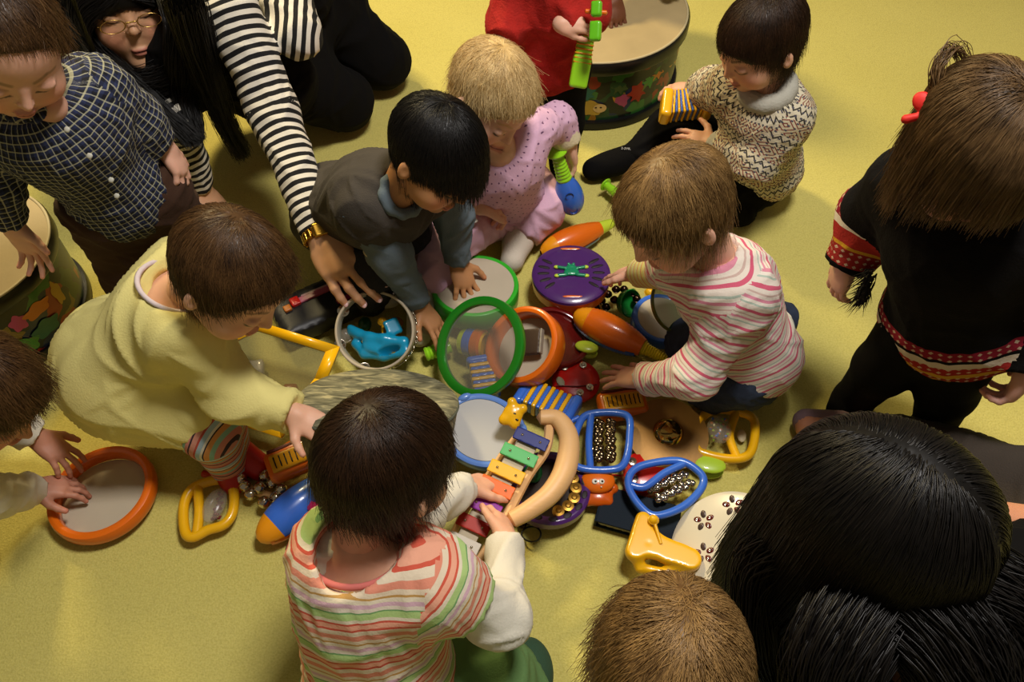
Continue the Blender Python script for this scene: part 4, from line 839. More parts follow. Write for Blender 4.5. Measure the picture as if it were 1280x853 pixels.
def prism(poly, h, bev=.001, n=None):
    """flat plate: closed 3-D outline raised by h along n, edges bevelled; returns quads (fan from the centre)"""
    p = np.array(poly, float); m = len(p); c = p.mean(0); nn = V(0, 0, 1) if n is None else nrm(n)
    ins = c+(p-c)*(1-bev/np.linalg.norm(p-c, axis=1).mean())
    L = [ins, p+nn*bev, p+nn*(h-bev), ins+nn*h]; v = np.concatenate(L+[[c], [c+nn*h]]); f = []
    for l in range(3):
        for i in range(m): f.append([l*m+i, l*m+(i+1) % m, (l+1)*m+(i+1) % m, (l+1)*m+i])
    for i in range(m): f.append([(i+1) % m, i, 4*m, 4*m]); f.append([3*m+i, 3*m+(i+1) % m, 4*m+1, 4*m+1])
    return v, f
def PX(pts, z):
    return np.array([J(p[0], p[1], p[2] if len(p) > 2 else z) for p in pts])
class Toy:
    def __init__(s, name, label, cat, p, group=None):
        s.p = np.asarray(p, float); s.root = thing(name, label, cat, s.p, group=group)
    def part(s, name, vf, m, parent=None, smooth=True, label=None):
        v, f = vf; f = [tuple(dict.fromkeys(map(int, q))) for q in f] if any(len(set(q)) < 4 for q in f) else f
        v = np.asarray(v)-s.p
        if isinstance(f, list) and len({len(q) for q in f}) > 1:
            me = bpy.data.meshes.new(name); me.from_pydata([tuple(x) for x in v], [], f); me.materials.append(m)
            me.polygons.foreach_set('use_smooth', [smooth]*len(f)); o = bpy.data.objects.new(name, me); link(o, parent or s.root)
            if label: o['label'] = label
        else: o = mesh_np(name, v, f, m, parent or s.root, smooth, label)
        if smooth:
            try: o.data.set_sharp_from_angle(angle=math.radians(38))
            except Exception: pass
        return o
    def copies(s, name, vf, m, pts, parent=None, rots=None):
        """alike pieces share one mesh, built about the origin"""
        o0 = s.part(name, (np.asarray(vf[0])+s.p, vf[1]), m, parent); out = []
        for i, q in enumerate(pts):
            o = o0 if i == 0 else o0.copy()
            if i: COL.objects.link(o)
            o.location = Vector(np.asarray(q)-s.p)
            if rots is not None: o.rotation_euler = rots[i]
            out.append(o)
        return out
BELL = lathe(V(0, 0, 0), V(0, 0, 1), [(.0001, -1), (.38, -.93), (.72, -.7), (.94, -.32), (1.0, -.06), (1.08, -.03), (1.08, .03), (1.0, .06), (.94, .32), (.72, .7), (.38, .93), (.0001, 1)], 14)
def bell(r): return BELL[0]*r, BELL[1]
def field_part(F, h, warp=None): return F.mesh(h, warp)
def bx(c, half, e, R=None): F = Field(); F.box(c, half, e, R, k=.001); return F.mesh(max(min(half)*.45, .0014))
def yawR(deg, n=(0, 0, 1)):
    """rows x, y, z for a thing whose top faces n and whose x axis is turned by deg"""
    z = nrm(V(*n)); x = V(math.cos(math.radians(deg)), math.sin(math.radians(deg)), 0); x = nrm(x-np.dot(x, z)*z); return np.array([x, np.cross(z, x), z])
def toCam(p): return nrm(V(0, 0, CAM_H)-p)
pl = lambda n, c, r=.28, **k: mat('plastic_'+n, c, r, coat=.3, **k)
MO = pl('orange', '#e06a10'); MY = pl('yellow', '#e8ae10'); MB_ = pl('blue', '#3668c8'); MG = pl('green', '#2f9a28'); MDG = pl('dark_green', '#1c7a1a'); ML = pl('lime', '#94d424'); MR = pl('red', '#b8160c'); MDR = pl('dark_red', '#5e0c0a', .15)
MPU = pl('purple', '#4b2566'); MC_ = pl('cyan', '#1590b8'); MYG = pl('yellow_green', '#c0d438'); MWH = pl('white', '#d5ccb4'); MPK = pl('magenta', '#a01c50'); MNV = mat('cover_navy', '#071622', .65, spec=.2, bump=.2, bscale=300); MBL = pl('light_blue', '#5f86cc')
MSK = mat('drum_skin', '#b7ab94', .6, bump=.05, bscale=200, vary=.04); MSKT = mat('drum_skin_tan', '#a8946a', .6, bump=.15, bscale=80, vary=.1, vscale=9)
MCH = mat('chrome', '#c9bfae', .16, 1); MBR = mat('brass', '#b58a3c', .3, 1, bump=.1, bscale=60); MBK = mat('black_plastic', '#0c0b0b', .35); MWD = mat('wood_pale', '#d8ab74', .45, bump=.1, bscale=40, vary=.08, bstretch=(1, 8, 1)); MDK = mat('dark_hole', '#1c0d14', .6)
def film(name, c, a): return mat(name, c, .18, alpha=a, spec=.6)
MCL = film('clear_plastic', '#b8b0a0', .28); MFILM = film('film_grey', '#8c8878', .42); MFILMD = film('film_dark_green', '#1c3018', .82); MFR = film('film_smoke', '#5a543c', .68)
def jungle(nt, tc):
    n = nt.nodes.new('ShaderNodeTexNoise'); n.inputs['Scale'].default_value = 9; n.inputs['Detail'].default_value = 3; nt.links.new(tc.outputs['Object'], n.inputs[0])
    mp = nt.nodes.new('ShaderNodeVectorMath'); mp.operation = 'MULTIPLY_ADD'; mp.inputs[1].default_value = (.12, .12, .12)
    nt.links.new(n.outputs['Color'], mp.inputs[0]); nt.links.new(tc.outputs['Object'], mp.inputs[2])
    vo = nt.nodes.new('ShaderNodeTexVoronoi'); vo.inputs['Scale'].default_value = 26; nt.links.new(mp.outputs[0], vo.inputs['Vector'])
    s = nt.nodes.new('ShaderNodeSeparateColor'); nt.links.new(vo.outputs['Color'], s.inputs[0])
    return ramp(nt, s.outputs[0], [(0, '#0b100c'), (.34, '#123a1c'), (.48, '#0d1c3c'), (.60, '#2c6426'), (.70, '#8a1e12'), (.77, '#0a0d0a'), (.84, '#b07a1c'), (.91, '#6e5a1c'), (.95, '#9a3a58')])
MJ = mat('print_jungle', '#204020', .4, colnode=jungle, coat=.2)
# ---- the two floor drums
def floor_drum(label, c, R, h):
    t = Toy('floor_drum', label, 'drum', V(c[0], c[1], 0))
    b = V(c[0], c[1], 0)
    t.part('drum_shell', lathe(b, V(0, 0, 1), [(R*.90, .02), (R*.93, .022), (R*.955, h-.03), (R*.955, h-.028)], 72), MJ)
    t.part('foot_band', lathe(b, V(0, 0, 1), [(R*.86, 0), (R*.96, 0), (R*.975, .004), (R*.975, .022), (R*.965, .026), (R*.86, .026)], 72, closed=True), MBK)
    t.part('rim_band', lathe(b, V(0, 0, 1), [(R*.95, h-.034), (R*.985, h-.034), (R*1.0, h-.028), (R*1.0, h-.006), (R*.985, h), (R*.95, h)], 72, closed=True), MBK)
    t.part('drum_head', lathe(b, V(0, 0, 1), [(.0001, h+.001), (R*.5, h+.001), (R*.955, h+.001), (R*.978, h+.0005), (R*.982, h-.003)], 72), MSKT)
    ring = Field()
    t.part('head_hoop', lathe(b, V(0, 0, 1), [(R*.968+.003*math.cos(a), h+.001+.0028*math.sin(a)) for a in np.linspace(0, 6.28, 8, endpoint=False)], 72, closed=True), mat('hoop_cream', '#b9aa82', .6))
    return t
d1 = floor_drum('large jungle-print floor drum at the top edge with a tan head', J(740, 8, .20), .252, .20)
d2 = floor_drum('large jungle-print floor drum at the left edge beside the boy in checked shirt', J(-58, 314, .20), .182, .20)
def blotch(t, pts, m, z0=None):
    pass
# printed animals and leaves standing as flat print on the shell
def print_patch(t, cen, R, a0, z0, pts, m, name='printed_patch'):
    """flat coloured print: outline in (angle-length, height) on the shell surface"""
    P = smoothpath([(x, y, 0) for x, y in pts], 4)[:, :2]; rr = R+.0006
    Pc = np.vstack([P.mean(0), P]); v = np.array([[cen[0]+rr*math.cos(a0+x/R), cen[1]+rr*math.sin(a0+x/R), z0+y] for x, y in Pc])
    m_ = len(P); t.part(name, (v, [[0, 1+i, 1+(i+1) % m_] for i in range(m_)]), m)
mk = lambda n, c: mat('ink_'+n, c, .4)
c1 = J(740, 8, .20)
for a, z, s_, m in ((-62, .095, 1.0, mk('red', '#8e1c10')), (-54, .12, 1.0, mk('green', '#3c7a2a')), (-47, .13, .9, mk('orange', '#c07020')), (-95, .11, .8, mk('teal', '#1e5a48')), (-104, .10, .7, mk('pink', '#a8386a')), (-75, .125, .8, mk('olive', '#3c4a20'))):
    rs = np.random.RandomState(abs(a)); pts = [(s_*(.016+.012*(i % 2)+.006*rs.rand())*math.cos(t), s_*(.016+.014*(i % 2)+.006*rs.rand())*math.sin(t)) for i, t in enumerate(np.linspace(0, 6.28, 14, endpoint=False))]
    print_patch(d1, c1, .252*.945, math.radians(a), z, pts, m)
circ = lambda rx, ry, n=16, j=0, sd=1: [(rx*(1+j*math.sin(5*t*sd))*math.cos(t), ry*(1+j*math.sin(5*t*sd))*math.sin(t)) for t in np.linspace(0, 6.283, n, endpoint=False)]
print_patch(d1, c1, .252*.945, math.radians(-92), .066, circ(.034, .022, 36, .12), mk('mane', '#a8852c')); 
R1 = .252*.945+.0006; print_patch(d1, c1, R1, math.radians(-86), .066, circ(.017, .013), mk('tan', '#c9a566')); print_patch(d1, c1, R1+.0006, math.radians(-85.5), .069, circ(.003, .002, 8), mk('ink', '#120c08'))
print_patch(d1, c1, R1+.0006, math.radians(-88.5), .069, circ(.003, .002, 8), mk('ink', '#120c08'))
c2 = J(-58, 314, .20)
for a, z, rx, ry, m in ((-28, .12, .03, .016, mk('orange', '#c07020')), (-10, .11, .012, .03, mk('yellow', '#b8902c')), (-42, .12, .016, .02, mk('pink', '#a8386a')), (-66, .10, .034, .022, mk('red', '#8e1c10')), (-66, .10, .014, .012, mk('orange', '#c07020')), (-80, .06, .04, .02, mk('brown', '#5c4420')), (-48, .06, .03, .02, mk('green', '#3c7a2a')), (-30, .07, .03, .02, mk('teal', '#1e3a68'))):
    print_patch(d2, c2, .182*.945+.0004*rx*100, math.radians(a), z, circ(rx, ry, 20, .15, 1), m)
# ---- hoops and hand drums
def hand_drum(name, label, c, n, R, wall, h, m, skin_m, skin_z=.9, ref=(0.3, .9, .1), sx=1.0, rnd=.004, cat='hand drum'):
    t = Toy(name, label, cat, c); ri = R-wall; e = min(rnd, wall*.45)
    prof = [(ri, e), (ri+e*.3, e*.3), (ri+e, 0), (R-e, 0), (R-e*.3, e*.3), (R, e), (R, h-e), (R-e*.3, h-e*.3), (R-e, h), (ri+e, h), (ri+e*.3, h-e*.3), (ri, h-e)]
    n = nrm(n); b = np.asarray(c)-n*h*.5
    t.part('hoop', lathe(b, n, prof, 64, ref, closed=True, sx=sx), m)
    if skin_m is not None: t.part('drum_skin', lathe(b, n, [(.0001, h*skin_z), (ri*.5, h*skin_z), (ri+.001, h*skin_z)], 64, ref, sx=sx), skin_m)
    return t
hand_drum('hand_drum', 'orange hoop drum with a beige skin at the far left, held by a hand', J(129, 618, .026), V(-.05, .03, 1), .0945, .018, .030, MO, MSK, .12, rnd=.008)
hand_drum('hand_drum', 'light green hand drum with grey skin under the spread fingers', J(594, 365, .052), V(0, .10, 1), .092, .011, .045, pl('fresh_green', '#34b02c'), MSK, .97)
c = J(600, 434, .118); hand_drum('hand_drum', 'dark green hoop drum with a see-through skin, standing tilted in the middle', c, toCam(c)*.80+V(-.55, .10, .12), .098, .0165, .014, MDG, MFILM, .5, rnd=.002)
c = J(656, 434, .085); t = hand_drum('hand_drum', 'orange hoop drum with a pale skin leaning behind the dark green hoop', c, toCam(c)*.85+V(-.42, .28, .1), .080, .015, .042, MO, MSK, .15, rnd=.007)
c = J(692, 426, .038); t = hand_drum('hand_drum', 'dark red glossy drum beneath the orange hoop drum', c, V(.22, -.05, .95), .072, .012, .04, MDR, film('film_dark_red', '#5c100c', .85), .8)
c = J(470, 414, .10); t = hand_drum('tambourine', 'wooden ring tambourine with the cyan toy seen through it', c, toCam(c)*.85+V(-.18, -.05, .1), .078, .0055, .034, mat('wood_whitish', '#b3a58c', .5, bump=.1, bscale=60), None, cat='tambourine')
n_ = nrm(toCam(c)*.85+V(-.18, -.05, .1)); Bq = axis_basis(n_, V(1, 0, 0))
o = t.part('metal_hoop', lathe(c-n_*.013, n_, [(.0800, -.002), (.0815, -.002), (.0815, .002), (.0800, .002)], 64, closed=True), MCH)
t.copies('bead', bell(.0021), MCH, [c-n_*.006+(Bq[0]*math.cos(a)+Bq[1]*math.sin(a))*.0800 for a in np.linspace(.2, 6.4, 48, endpoint=False)], o)
for a in (2.6, 3.5, 4.4): t.part('jingle', lathe(c-n_*.004+(Bq[0]*math.cos(a)+Bq[1]*math.sin(a))*.077, Bq[0]*.3+Bq[1]*.2+n_, [(.0001, .003), (.004, .0028), (.006, .001), (.0115, 0), (.0115, -.0008), (.0001, -.0004)], 24), MCH)
def jingles(t, c, n, rad, r, angs, m=None, parent=None):
    B = axis_basis(n, V(1, 0, 0))
    for a in angs:
        for dz in (-.003, .003):
            p = c+(B[0]*math.cos(a)+B[1]*math.sin(a))*rad+B[2]*dz
            t.part('jingle', lathe(p, B[2], [(.0001, .0022), (r*.35, .002), (r*.5, .0005), (r, 0), (r, -.0006), (r*.4, -.0008), (.0001, -.0008)], 20), m or MCH, parent)
# tambourine blue with grey skin
c = J(604, 540, .085); n_ = nrm(toCam(c)*.8+V(-.05, .30, .2)); t = hand_drum('tambourine', 'blue oval tambourine with a pale grey skin beside the yellow bear', c, n_, .082, .016, .026, MBL, mat('drum_skin_bluish', '#aaa9a6', .5), .9, ref=(.5, .8, -.2), sx=.86, cat='tambourine', rnd=.008)
jingles(t, c, n_, .078, .012, (2.75, 3.1), MBR)
for a in (1.0, 1.7, 2.3, 4.6, 5.3): B = axis_basis(n_, V(.5, .8, -.2)); F = Field(); F.ell(c+B[0]*math.cos(a)*.066+B[1]*math.sin(a)*.076+n_*.012, (.013, .007, .005), axis_basis(n_, B[0]*-math.sin(a)+B[1]*math.cos(a)), k=.001); t.part('moulded_lobe', F.mesh(.002), MBL)
# purple tambourine with orange rim
def holes(t, c, n, rad, angs, m, sz=(.014, .0045), ref=(1, 0, 0), z=.0008):
    B = axis_basis(n, V(*ref))
    for a in angs:
        r_ = B[0]*math.cos(a)+B[1]*math.sin(a); F = Field(); F.ell(c+r_*rad+B[2]*z, (sz[0], sz[1], .0016), np.array([r_, np.cross(B[2], r_), B[2]]), k=.001); t.part('slot', F.mesh(.0016), m)
c = J(714, 344, .074); n_ = nrm(V(-.02, .02, 1)); t = Toy('tambourine', 'purple round tambourine with an orange rim and a small green frog relief', 'tambourine', c)
t.part('orange_rim', lathe(c, n_, [(.0001, -.032), (.076, -.032), (.0815, -.027), (.0825, -.006), (.078, -.001)], 64), MO)
t.part('purple_top', lathe(c, n_, [(.0001, .007), (.035, .008), (.062, .009), (.076, .008), (.0825, .004), (.0835, -.001), (.0815, -.004)], 64), MPU)
holes(t, c, n_, .058, (math.radians(a) for a in (148, 165, 182, 200, 218, -2, 16, 32, -20, -38)), MDK, z=.0090)
for a in (-90, 90): F = Field(); q = math.radians(a); F.ell(c+V(0, .066*math.sin(q), .0095), (.022, .0035, .0015), None, k=.001); t.part('orange_slot', F.mesh(.0016), MO)
F = Field()   # frog relief
F.ell(c+V(0, 0, .0105), (.016, .010, .004), None, k=.004)
F.ell(c+V(0, .014, .0105), (.010, .006, .004), None, k=.003)
for q in (-1, 1): F.cone(c+V(q*.012, .010, .0105), c+V(q*.028, .013, .0105), .0035, k=.003); F.cone(c+V(q*.012, -.008, .0105), c+V(q*.027, -.010, .0105), .0038, k=.003); F.ball(c+V(q*.005, .020, .012), .0035, k=.001)
fr = t.part('frog_relief', F.mesh(.0016), pl('teal', '#128a5c'))
for q in (-1, 1):
    for y in (.0135, -.0105): F = Field(); F.ell(c+V(q*.031, y, .0105), (.006, .0045, .003), None, k=.001); t.part('toe', F.mesh(.0014), MYG, fr)
# purple tambourine below the glockenspiel
c = J(686, 612, .040); n_ = nrm(V(.05, .05, 1)); t = Toy('tambourine', 'purple tambourine with brass jingles lying under the wooden glockenspiel', 'tambourine', c)
t.part('purple_rim', lathe(c-n_*.012, n_, [(.058, .002), (.060, 0), (.070, 0), (.074, .004), (.074, .020), (.070, .024), (.066, .0245), (.060, .023), (.058, .021)], 64, closed=True), MPU)
t.part('centre_plate', lathe(c-n_*.012, n_, [(.0001, .008), (.030, .008), (.059, .008)], 48), mat('plate_brown', '#33241a', .4))
jingles(t, c+n_*.006, n_, .048, .0105, [math.radians(a) for a in (-72, -48, -24, 0, 24)], MBR)
holes(t, c, n_, .064, [math.radians(a) for a in range(-110, 60, 24)], MDK, sz=(.006, .009), z=.0125)
F = Field(); F.ell(c+V(-.028, .032, .004), (.017, .022, .008), None, k=.004); F.ball(c+V(-.015, .055, .006), .009, k=.004); t.part('green_relief', F.mesh(.0025), pl('deep_green', '#11602a'))
# black wire jingle ring beside it
p0 = J(664, 668, .012); t = Toy('jingle_ring', 'dark wire ring with small bells on the floor below the purple tambourine', 'jingle ring', p0)
t.part('ring', tube([p0+V(.017*math.cos(a), .014*math.sin(a), .002*math.sin(2*a)) for a in np.linspace(0, 6.28, 28, endpoint=False)], .0016, 6, True), MBK)
t.copies('bell', bell(.007), mat('bell_dark', '#3a2d22', .25, 1), [p0+V(-.016, .016, .002), p0+V(-.004, .022, .004), p0+V(.010, .018, .003), p0+V(-.026, .026, .006)])
# ---- yellow shoulder drum with clear skin (hexagonal)
hp = [(318, 401, .125), (425, 434, .115), (408, 476, .10), (352, 548, .06), (262, 520, .06), (262, 428, .10)]
H3 = PX(hp, .1); cH = H3.mean(0); t = Toy('frame_drum', 'yellow six-sided frame drum with a see-through skin beside the yellow dress', 'frame drum', cH)
fc = axis_basis(np.cross(H3[1]-H3[0], H3[4]-H3[0])*-1, V(1, 0, 0)); nH = nrm(np.cross(H3[1]-H3[0], H3[3]-H3[0])); nH = nH if nH[2] > 0 else -nH
for i in range(6):
    a, b = H3[i], H3[(i+1) % 6]; ain, bin_ = cH+(a-cH)*.80, cH+(b-cH)*.80
    q = np.array([a, b, bin_, ain]); h_ = .004
    v = np.concatenate([q-nH*h_, q+nH*h_]); t.part('frame_bar', (v, [[3, 2, 1, 0], [4, 5, 6, 7], [0, 1, 5, 4], [1, 2, 6, 5], [2, 3, 7, 6], [3, 0, 4, 7]]), MY, smooth=False)
q = cH+(H3-cH)*.86; t.part('drum_skin', (np.concatenate([[cH], q]), [[0, 1+i, 1+(i+1) % 6] for i in range(6)]), MFR, smooth=False)
# blocks under the clear skin
for nm, lab, cat, px, half, yaw, m in (('toy_block', 'orange block seen under the clear drum skin', 'block', (363, 492, .03), (.014, .018, .012), 5, MO), ('toy_block', 'blue bar seen under the clear drum skin', 'block', (335, 492, .03), (.024, .007, .008), 24, MB_), ('toy_block', 'white block seen under the clear drum skin', 'block', (318, 462, .02), (.02, .018, .01), 10, MWH)):
    p = J(*px); t = Toy(nm, lab, cat, p); t.part('block_body', bx(p, half, .003, yawR(yaw)), m)
# ---- bark drum
def bark(nt, tc):
    mp = nt.nodes.new('ShaderNodeMapping'); mp.inputs['Scale'].default_value = (1, 3.2, 1); mp.inputs['Rotation'].default_value = (0, 0, .3); nt.links.new(tc.outputs['Object'], mp.inputs[0])
    n = nt.nodes.new('ShaderNodeTexNoise'); n.inputs['Scale'].default_value = 26; n.inputs['Detail'].default_value = 8; n.inputs['Distortion'].default_value = 1.2; nt.links.new(mp.outputs[0], n.inputs[0])
    return ramp(nt, n.outputs[0], [(.3, '#3c3a2a'), (.48, '#6b6850'), (.56, '#7c785c'), (.66, '#a39a74')], 'LINEAR')
MBARK = mat('bark', '#6b6850', .8, bump=.6, bscale=60, colnode=bark)
c = J(472, 497, .185); n_ = nrm(V(.06, .56, .82)); t = Toy('bark_drum', 'grey-brown bark-patterned drum held tilted by the child in yellow', 'drum', c)
t.part('drum_top', lathe(c, n_, [(.0001, .004), (.07, .004), (.118, .003), (.132, .0), (.1385, -.006)], 72), MBARK)
t.part('drum_side', lathe(c, n_, [(.1385, -.006), (.1390, -.012), (.134, -.05), (.122, -.10), (.10, -.118), (.0001, -.12)], 72), mat('bark_side', '#50523c', .8, bump=.6, bscale=60, colnode=bark, vary=.15))
t.part('edge_braid', lathe(c, n_, [(.1388+.0022*math.cos(a), -.010+.003*math.sin(a)) for a in np.linspace(0, 6.28, 6, endpoint=False)], 90, closed=True), mat('braid', '#5c6050', .9, bump=.8, bscale=300))
# ---- black keyboard-like case with magenta strips
c = J(405, 382, .035); R_ = yawR(32, (0, .03, 1)); t = Toy('instrument_case', 'black case with magenta and pink strips under the watch hand', 'case', c)
t.part('case_body', bx(c, (.105, .055, .022), .006, R_), mat('case_black', '#131214', .45, bump=.1, bscale=200))
for k, (x, y, L, wd, m) in enumerate(((.012, .018, .055, .0075, mat('strip_pink', '#b0566c', .3)), (.02, .026, .055, .0035, mat('strip_pale', '#b89090', .3)), (.072, -.026, .05, .006, MPK), (.078, -.040, .05, .0035, mat('strip_maroon', '#4c1020', .35)))):
    p = c+R_[0]*x+R_[1]*y+R_[2]*.0235; t.part('strip', bx(p, (L, wd, .003), .001, R_), m)
t.part('end_clip', bx(c+R_[0]*-.052+R_[1]*.018+R_[2]*.026, (.010, .011, .005), .002, R_), MR, label='red end clip'); t.part('end_clip', bx(c+R_[0]*-.072+R_[1]*.010+R_[2]*.025, (.008, .008, .004), .002, R_), mat('clip_orange', '#b0641c', .4), label='orange end clip')
t.copies('rivet', bell(.003), MCH, [c+R_[0]*x+R_[1]*y+R_[2]*.022 for x, y in ((.03, -.012), (.045, -.020), (.06, .03))])
# ---- cyan toy, mallet
def fpart(t, name, m, h, fn, parent=None, label=None, warp=None): F = Field(); fn(F); return t.part(name, F.mesh(h, warp), m, parent, label=label)
c = J(474, 424, .055); t = Toy('castanet', 'cyan plastic clapper with an oval slot lying inside the wooden ring', 'clapper', c)
A3 = PX([(440, 415, .06), (462, 422, .07), (480, 424, .075), (505, 428, .07), (508, 440, .06), (480, 445, .05), (456, 442, .05), (445, 430, .05)], 0)
fpart(t, 'clapper_body', MC_, .0028, lambda F: ([F.cone(A3[i], A3[i+1], .010, k=.008) for i in range(7)], F.ell(J(478, 431, .065), (.040, .022, .010), yawR(-4), k=.008), F.box(J(491, 409, .078), (.016, .017, .005), .004, yawR(28, (.3, -.3, .8)), k=.006), F.cone(J(438, 410, .068), J(450, 418, .064), .007, .010, k=.004), F.ell(J(486, 436, .072), (.022, .007, .03), yawR(12), k=.003, op='sub')))
c = J(478, 402, .06); t = Toy('mallet', 'small mallet with a yellow ball head inside the wooden ring', 'mallet', c)
t.part('stick', tube([J(478, 404, .065), J(479, 418, .06)], .0028), MY); t.part('ball_head', (lambda b: (b[0]+J(478, 402, .068), b[1]))(bell(.0095)), MY)
p = J(456, 406, .03); t = Toy('shaker_egg', 'dark green egg shaker behind the cyan clapper', 'shaker', p); fpart(t, 'egg_body', pl('bottle_green', '#0f4a20'), .003, lambda F: F.ell(p, (.014, .018, .013), None))
p = J(497, 402, .03); t = Toy('shaker_egg', 'small orange-brown shaker at the upper right inside the wooden ring', 'shaker', p); fpart(t, 'egg_body', pl('amber', '#9a5c14'), .003, lambda F: F.ell(p, (.014, .009, .010), yawR(-30)))
p = J(432, 420, .05); t = Toy('glass_ball', 'clear ridged ball shaker at the left rim of the wooden ring', 'ball', p); t.part('ball_body', (bell(.016)[0]+p, bell(.016)[1]), MCL)
p = J(548, 438, .03); t = Toy('ribbed_shaker', 'bright lime ribbed shaker behind the green hoop', 'shaker', p); t.part('shaker_body', lathe(p, V(1, .35, .1), [(.0001, -.03), (.013, -.028)]+[(.015-.002*(i % 2), -.024+.004*i) for i in range(12)]+[(.013, .026), (.0001, .028)]), ML)
# ---- things behind the green hoop: banded cup and striped accordion
ax = nrm(V(.85, -.35, .25)); c = J(598, 430, .050); t = Toy('nesting_cup', 'lime, blue and orange banded cup seen through the green hoop', 'cup', c)
prof = [(.0001, -.040), (.020, -.040), (.026, -.036), (.027, -.026)]; t.part('lime_band', lathe(c, ax, prof), MYG)
t.part('blue_band', lathe(c, ax, [(.027, -.026), (.029, -.024), (.029, -.010), (.027, -.008)]), MB_); t.part('orange_band', lathe(c, ax, [(.027, -.008), (.030, -.006), (.030, .010), (.026, .014)]), MO); t.part('yellow_end', lathe(c, ax, [(.026, .014), (.023, .018), (.020, .012), (.0001, .012)]), MY)
def accordion(label, c, R, nf, L, w_, hh, cols, capm, fan=0.0, bulge=0, capw=.012, grp=None):
    """bellows: alternating ribs fanned about one side, two end caps; R rows: along, across, up"""
    t = Toy('toy_accordion', label, 'accordion', c)
    for i in range(nf):
        s_ = (i/(nf-1)-.5); a = s_*fan; x = c+R[0]*s_*L-R[1]*(1-math.cos(a))*.05; Rr = np.array([R[0]*math.cos(a)-R[1]*math.sin(a)*-1, R[1]*math.cos(a)+R[0]*math.sin(a)*-1, R[2]])
        F = Field(); F.box(x, (L/nf*.56, w_*(1 if i % 2 else .95), hh*(1 if i % 2 else .94)), .002, Rr, k=.001); t.part('bellows_rib', F.mesh(.0026), cols[i % 2])
    for q in (-1, 1):
        a = q*.5*fan; x = c+R[0]*q*(L/2+capw*.8); Rr = np.array([R[0]*math.cos(a)+R[1]*math.sin(a), R[1]*math.cos(a)-R[0]*math.sin(a), R[2]])
        if capm: F = Field(); F.box(x, (capw, w_*1.18, hh*1.12), min(capw, .009)*.95, Rr, k=.001); t.part('end_cap', F.mesh(.003), capm)
    return t
c = J(604, 472, .050); accordion('blue and yellow toy accordion seen through the skin of the green hoop', c, yawR(-80), 9, .065, .024, .014, (MB_, MY), MB_, capw=.008)
c = J(684, 504, .045); accordion('blue and yellow ribbed toy accordion lying between red castanet and yellow bear', c, yawR(-28, (0, .05, 1)), 11, .085, .030, .018, (MB_, MY), MB_, capw=.010)
c = J(855, 131, .215); accordion('yellow-ended toy accordion with blue ribs held by the toddler in patterned jumper', c, yawR(6, (.0, -.35, .94)), 13, .062, .030, .022, (mat('rib_blue', '#3f5fae', .4), MY), MY, fan=.5, capw=.012)
# ---- maracas and ribbed shakers (lathe along an axis)
def maraca(label, a, b, R, hr, bodym, handm, tipm=None, underm=None, ribs=9, ribbed_body=False, knob=True, split=.60, name='maraca'):
    a, b = np.asarray(a), np.asarray(b); L = np.linalg.norm(b-a); ax = (b-a)/L; t = Toy(name, label, 'maraca', a)
    nb = 26 if not ribbed_body else 44; xs = np.linspace(0, split, nb); body = []
    for i, x in enumerate(xs):
        u = x/split; r = R*math.sin(math.pi*(.02+.86*u**.8))**.62*(1 if u < .75 else 1)
        if ribbed_body: r += .0011*(i % 2)
        body.append((max(r, .0001), x*L))
    end_r = body[-1][0]; cut = next(i for i, q in enumerate(body) if q[1] > .20*split*L) if tipm else 0
    if tipm: t.part('tip', lathe(a, ax, body[:cut+1]), tipm)
    o = t.part('body', lathe(a, ax, body[cut:]), bodym)
    if underm:
        B = axis_basis(ax, V(0, 0, 1)); under = [(r*1.0+.0012, z) for r, z in body[2:-2]]
        v, f = lathe(a-V(0, 0, .0035), ax, under, 40, ref=(0, 0, 1)); keep = [q for q in f if np.mean([v[k][2] for k in q]) < (a[2]+b[2])/2-.002]; t.part('underside', (v, keep), underm)
    hd_ = []; hl = L*(1-split)
    for i in range(ribs*2+1): u = i/(ribs*2); hd_.append((hr*(1.25-.35*u)+(.0016 if i % 2 else 0)+(end_r-hr*1.25)*max(0, 1-u*5)*.6, split*L+u*hl*.9))
    t.part('handle', lathe(a, ax, hd_), handm)
    if knob: t.part('end_disc', lathe(a, ax, [(hr*.9, L*.955), (hr*1.75, L*.96), (hr*1.85, L*.975), (hr*1.75, L*.99), (.0001, L)]), handm)
    return t
t = maraca('blue maraca with a ribbed lime handle standing in the pink toddler\'s hand', J(718, 266, .07), J(695, 188, .235), .031, .0125, MB_, ML, knob=True, split=.56, ribs=8)
_a, _b = J(718, 266, .07), J(695, 188, .235)
for tt_, rr_ in ((.40, .0285), (.16, .0275)): n_ = toCam(_a); n_ = nrm(n_-np.dot(n_, nrm(_b-_a))*nrm(_b-_a)); p = mid(_a, _b, tt_)+n_*rr_; t.part('dimple', lathe(p, n_, [(.0001, -.002), (.006, -.002), (.0085, .001), (.0095, .0005)]), pl('deep_blue', '#1f4596'))
maraca('small maraca with lime handle, orange and blue body, beside the light brown hair', J(795, 262, .03), J(756, 230, .035), .020, .009, MO, ML, underm=MB_, ribs=3, split=.6)
maraca('orange maraca with yellow tip and handle behind the purple tambourine', J(676, 316, .032), J(768, 278, .035), .030, .011, MO, MYG, tipm=pl('amber_tip', '#f09a10'), underm=MB_, ribs=1, knob=False, split=.80)
maraca('ribbed orange maraca with a yellow ribbed handle pointing at the striped sleeve', J(718, 392, .062), J(838, 452, .055), .033, .0095, MO, pl('bright_yellow', '#e4d010'), tipm=pl('amber_tip', '#f09a10'), underm=MB_, ribs=11, ribbed_body=True, knob=False, split=.72)
